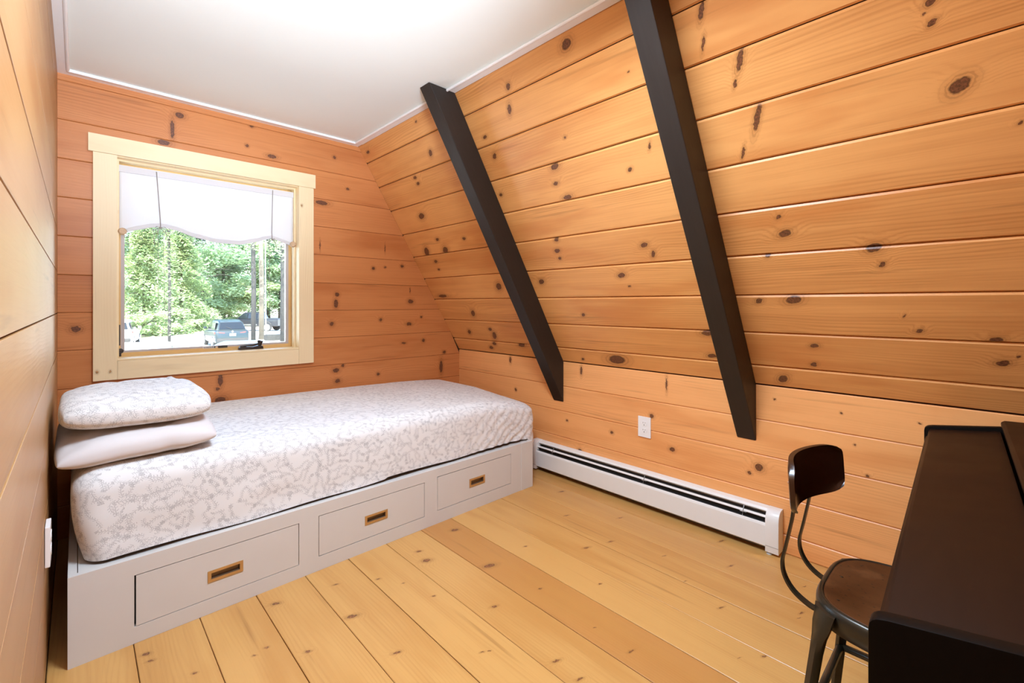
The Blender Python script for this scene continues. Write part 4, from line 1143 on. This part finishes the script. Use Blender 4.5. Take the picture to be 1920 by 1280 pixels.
for x, y, s in [(3.2, 47, 0.9), (5.0, 48, 1.0), (6.6, 50, 1.1), (8.2, 54, 1.2), (9.8, 60, 1.3), (12.2, 63, 1.2), (14.6, 64, 1.3)]:
    if sb == 0:
        bsh = mesh('shrub', leaves(broad(2.2, 1.5, 0.0), 1400, 0.14, 33), M['leaf1']); cur = bsh
    else:
        cur = bsh.copy(); COL.objects.link(cur)
    sb += 1
    cur.location = (x, y, GZ); cur.scale = (s, s, s); cur.rotation_euler = (0, 0, rt.random() * 6)
    tag(cur, 'low green shrub along the edge of the woods beyond the pale drive', 'shrub', 'shrubs along the wood edge')

# cars: local x forward, y left
def paint(name, col, rough=0.38, coat=1.0):
    t = NT(name); t.b.inputs['Coat Weight'].default_value = coat * 0.3
    return t.fin(t.mix(t.noise(t.obj(), 2.0, 2), col, tuple(c * 0.9 for c in col)), rough, 0.2)
M['car_blue'] = paint('dark_teal_paint', (0.009, 0.020, 0.025))
M['car_black'] = paint('black_blue_paint', (0.006, 0.008, 0.013))
M['car_white'] = paint('white_paint', (0.40, 0.41, 0.42), 0.4)
M['car_pale'] = paint('pale_blue_paint', (0.16, 0.21, 0.24), 0.4)
M['carglass'] = plain('car_glass', (0.006, 0.010, 0.013), 0.12, spec=0.5)
M['tyre'] = plain('tyre_rubber', (0.03, 0.03, 0.03), 0.8)
M['rim'] = plain('alloy_rim', (0.62, 0.64, 0.66), 0.3, 0.6)
M['tail'] = plain('tail_lamp', (0.42, 0.035, 0.03), 0.25)
M['head'] = plain('head_lamp', (0.75, 0.77, 0.78), 0.15)
M['plate'] = plain('number_plate_white', (0.72, 0.74, 0.78), 0.4)
M['chrome'] = plain('chrome', (0.75, 0.76, 0.78), 0.15, 0.9)

def ring(x, hw, z0, z1, r=0.12, top=1.0, n=4):
    """rounded section across the car at station x"""
    pts = []
    for (cx_, cz_, a0) in ((hw - r, z0 + r, -90), (hw * top - r, z1 - r, 0), (-(hw * top - r), z1 - r, 90), (-(hw - r), z0 + r, 180)):
        for k in range(n + 1):
            a = radians(a0 + 90 * k / n)
            pts.append((x, cx_ + r * cos(a), cz_ + r * sin(a)))
    return pts
def wheels(o, xs_, hw, r, mat_rim):
    for x in xs_:
        for s_ in (1, -1):
            wv = mesh('wheel', lathe([(0.02, -0.10), (r - 0.04, -0.11), (r, -0.07), (r, 0.07), (r - 0.04, 0.11), (0.02, 0.10)], 24, (x, s_ * (hw - 0.10), r), 'y'), M['tyre'], o, auto=40)
            sp_ = [lathe([(0.0, 0.0), (0.06, 0.0), (0.06, 0.02), (0.0, 0.02)], 10, (x, s_ * hw + (0 if s_ > 0 else -0.02), r), 'y'),
                   lathe([(r * 0.62, -0.01), (r * 0.72, -0.01), (r * 0.72, 0.018), (r * 0.62, 0.018)], 24, (x, s_ * (hw + 0.005), r), 'y')]
            for k in range(5):
                a = 2 * pi * k / 5 + 0.3
                c_ = (cos(a), sin(a))
                sp_.append(tube([(x + 0.03 * c_[0], s_ * (hw + 0.008), r + 0.03 * c_[1]), (x + r * 0.66 * c_[0], s_ * (hw + 0.008), r + r * 0.66 * c_[1])], 0.035, 6))
            mesh('rim', join(*sp_), mat_rim, wv, auto=40)

def suv(name, x, y, z, head, mat, label, cat='car', scale=1.0, rails=False, zs=1.0):
    o = tag(empty(name, (x, y, z), head), label, cat); o.scale = (scale, scale, scale * zs)
    hw = 0.93
    body = loft([ring(-2.28, hw * 0.86, 0.42, 0.86, 0.10), ring(-2.20, hw * 0.96, 0.34, 1.04, 0.12), ring(-1.9, hw, 0.30, 1.10, 0.12), ring(-0.6, hw, 0.28, 1.06, 0.12), ring(0.8, hw, 0.28, 1.02, 0.12), ring(1.7, hw * 0.97, 0.30, 0.96, 0.14), ring(2.15, hw * 0.90, 0.34, 0.84, 0.14), ring(2.28, hw * 0.78, 0.42, 0.72, 0.10)])
    mesh('body', body, mat, o, auto=35)
    cab = loft([ring(-2.12, 0.80, 1.00, 1.10, 0.03, 0.97), ring(-1.72, 0.80, 1.00, 1.60, 0.10, 0.80), ring(-1.2, 0.82, 1.00, 1.70, 0.12, 0.80), ring(-0.2, 0.84, 1.00, 1.72, 0.12, 0.80), ring(0.25, 0.84, 1.00, 1.66, 0.12, 0.80), ring(1.05, 0.82, 0.98, 1.08, 0.03, 0.96)])
    mesh('cabin', cab, mat, o, auto=35)
    # rear window, side windows, windscreen, slightly proud of the cabin
    def q(pts, th=0.012):
        a = [Vector(p) for p in pts]; nn = (a[1] - a[0]).cross(a[2] - a[0]).normalized() * th
        return [p + nn for p in a] + [p - nn for p in a], [[0, 1, 2, 3], [7, 6, 5, 4], [0, 4, 5, 1], [1, 5, 6, 2], [2, 6, 7, 3], [3, 7, 4, 0]]
    mesh('rear_window', q([(-2.10, 0.70, 1.14), (-2.10, -0.70, 1.14), (-1.775, -0.57, 1.54), (-1.775, 0.57, 1.54)]), M['carglass'], o)
    mesh('windscreen', q([(0.98, 0.72, 1.12), (0.98, -0.72, 1.12), (0.33, -0.60, 1.60), (0.33, 0.60, 1.60)]), M['carglass'], o)
    for s_ in (1, -1):
        mesh('side_window', q([(-1.62, s_ * 0.83, 1.12), (-0.45, s_ * 0.845, 1.12), (-0.45, s_ * 0.735, 1.56), (-1.42, s_ * 0.735, 1.53)]), M['carglass'], o)
        mesh('side_window', q([(-0.38, s_ * 0.845, 1.12), (0.80, s_ * 0.83, 1.12), (0.30, s_ * 0.735, 1.54), (-0.38, s_ * 0.735, 1.56)]), M['carglass'], o)
        mesh('tail_light', loft([[(-2.26, s_ * 0.42, 0.86), (-2.26, s_ * 0.42, 0.93), (-2.20, s_ * 0.42, 0.93), (-2.20, s_ * 0.42, 0.86)], [(-2.25, s_ * 0.70, 0.85), (-2.25, s_ * 0.70, 0.98), (-2.15, s_ * 0.70, 0.98), (-2.15, s_ * 0.70, 0.85)], [(-2.06, s_ * 0.935, 0.88), (-2.06, s_ * 0.935, 1.0), (-1.95, s_ * 0.935, 1.0), (-1.95, s_ * 0.935, 0.88)]]), M['tail'], o)
        mesh('mirror', bevelled(bx(0.62, 0.76, s_ * 0.98 - 0.09, s_ * 0.98 + 0.09, 1.10, 1.24), 0.03), mat, o)
        if rails: mesh('roof_rail', tube([(-1.6, s_ * 0.58, 1.66), (-1.4, s_ * 0.58, 1.77), (0.1, s_ * 0.58, 1.78), (0.3, s_ * 0.58, 1.68)], 0.025, 6), M['chrome'], o, smooth=True)
    mesh('bumper', bevelled(bx(-2.33, -2.1, -0.84, 0.84, 0.36, 0.60), 0.06), M['tyre'], o, auto=40)
    pl = mesh('number_plate', bx(-2.285, -2.262, -0.17, 0.17, 0.74, 0.88), M['plate'], o)
    mesh('badge', lathe([(0, -2.245), (0.05, -2.245), (0.05, -2.225), (0, -2.225)], 14, (0, 0, 1.0), 'x'), M['chrome'], o)
    mesh('rear_wiper', tube([(-2.12, 0.0, 1.16), (-2.02, 0.32, 1.28)], 0.012, 5), M['tyre'], o)
    wheels(o, (-1.38, 1.38), hw, 0.36, M['rim'])
    return o
suv('parked_suv', 7.00, 34.6, GZ, radians(90 - 1.0), M['car_blue'], 'dark teal car seen from behind, parked on the pale drive')
suv('white_suv', 1.70, 19.3, GZ, radians(70), M['car_white'], 'white car roof at the lower left corner of the window', zs=0.85)
suv('pale_car', 4.45, 19.0, GZ, radians(66), M['car_pale'], 'pale blue car roof just above the window crank', zs=0.80)
suv('white_car', 1.95, 39.0, GZ, radians(80), M['car_white'], 'white parked car at the left edge of the window pane')

def pickup(x, y, z, head):
    o = tag(empty('pickup_truck', (x, y, z), head), 'black pickup truck seen from the side, parked before the woods', 'truck')
    hw = 0.98
    m = M['car_black']
    mesh('body', loft([ring(-2.90, hw * 0.93, 0.55, 1.18, 0.06), ring(-2.80, hw, 0.50, 1.25, 0.08), ring(-1.0, hw, 0.48, 1.25, 0.08), ring(-0.9, hw, 0.48, 1.20, 0.08), ring(1.15, hw, 0.48, 1.20, 0.10), ring(2.3, hw * 0.98, 0.50, 1.16, 0.16), ring(2.75, hw * 0.93, 0.52, 1.06, 0.16), ring(2.88, hw * 0.86, 0.58, 0.98, 0.10)]), m, o, auto=35)
    mesh('cabin', loft([ring(-1.05, 0.84, 1.12, 1.30, 0.04, 0.95), ring(-0.85, 0.84, 1.12, 1.84, 0.10, 0.82), ring(0.0, 0.86, 1.12, 1.92, 0.12, 0.82), ring(0.55, 0.86, 1.12, 1.86, 0.12, 0.82), ring(1.30, 0.84, 1.12, 1.24, 0.04, 0.95)]), m, o, auto=35)
    mesh('bed_liner', bx(-2.75, -1.12, -0.80, 0.80, 1.18, 1.256), M['tyre'], o)
    def q(pts, th=0.012):
        a = [Vector(p) for p in pts]; nn = (a[1] - a[0]).cross(a[2] - a[0]).normalized() * th
        return [p + nn for p in a] + [p - nn for p in a], [[0, 1, 2, 3], [7, 6, 5, 4], [0, 4, 5, 1], [1, 5, 6, 2], [2, 6, 7, 3], [3, 7, 4, 0]]
    mesh('windscreen', q([(1.20, 0.74, 1.28), (1.20, -0.74, 1.28), (0.62, -0.64, 1.80), (0.62, 0.64, 1.80)]), M['carglass'], o)
    for s_ in (1, -1):
        mesh('side_window', q([(-0.78, s_ * 0.865, 1.28), (0.08, s_ * 0.868, 1.28), (0.08, s_ * 0.752, 1.76), (-0.72, s_ * 0.752, 1.74)]), M['carglass'], o)
        mesh('side_window', q([(0.15, s_ * 0.868, 1.28), (1.05, s_ * 0.855, 1.28), (0.58, s_ * 0.752, 1.74), (0.15, s_ * 0.752, 1.76)]), M['carglass'], o)
        mesh('headlight', bevelled(bx(2.62, 2.84, s_ * 0.68 - 0.2, s_ * 0.68 + 0.2, 0.86, 1.04), 0.03), M['head'], o)
        mesh('side_trim', bx(-0.85, 1.15, s_ * hw - 0.01, s_ * hw + 0.02, 0.62, 0.70), M['chrome'], o)
        mesh('fender_flare', join(*[tube([(xc + 0.52 * cos(radians(a)), s_ * hw, 0.40 + 0.52 * sin(radians(a))) for a in range(0, 181, 20)], 0.05, 6) for xc in (-1.85, 1.85)]), M['tyre'], o, smooth=True)
    mesh('bumper', bevelled(bx(2.70, 2.98, -0.92, 0.92, 0.50, 0.74), 0.05), M['chrome'], o, auto=40)
    mesh('grille', bx(2.80, 2.90, -0.45, 0.45, 0.78, 1.04), M['chrome'], o)
    wheels(o, (-1.85, 1.85), hw, 0.40, M['rim'])
    return o
pickup(12.9, 51.3, GZ, math.atan2(0.69, -0.724))
tag(mesh('planter_box', join(bevelled(bx(-0.55, 0.55, -0.4, 0.4, 0, 0.42), 0.03), bx(-0.48, 0.48, -0.33, 0.33, 0.40, 0.44)), M['bark'], loc=(10.6, 36.9, GZ)), 'low dark box on the drive beside the thick tree trunk', 'box')

# every board-like thing that has no knots of its own gets none
for o in S.objects:
    if o.type == 'MESH' and 'knot0' not in o and any(m and m.name.startswith('pine') for m in o.data.materials):
        set_knots(o, 0, 0, 0)
bpy.context.view_layer.update()
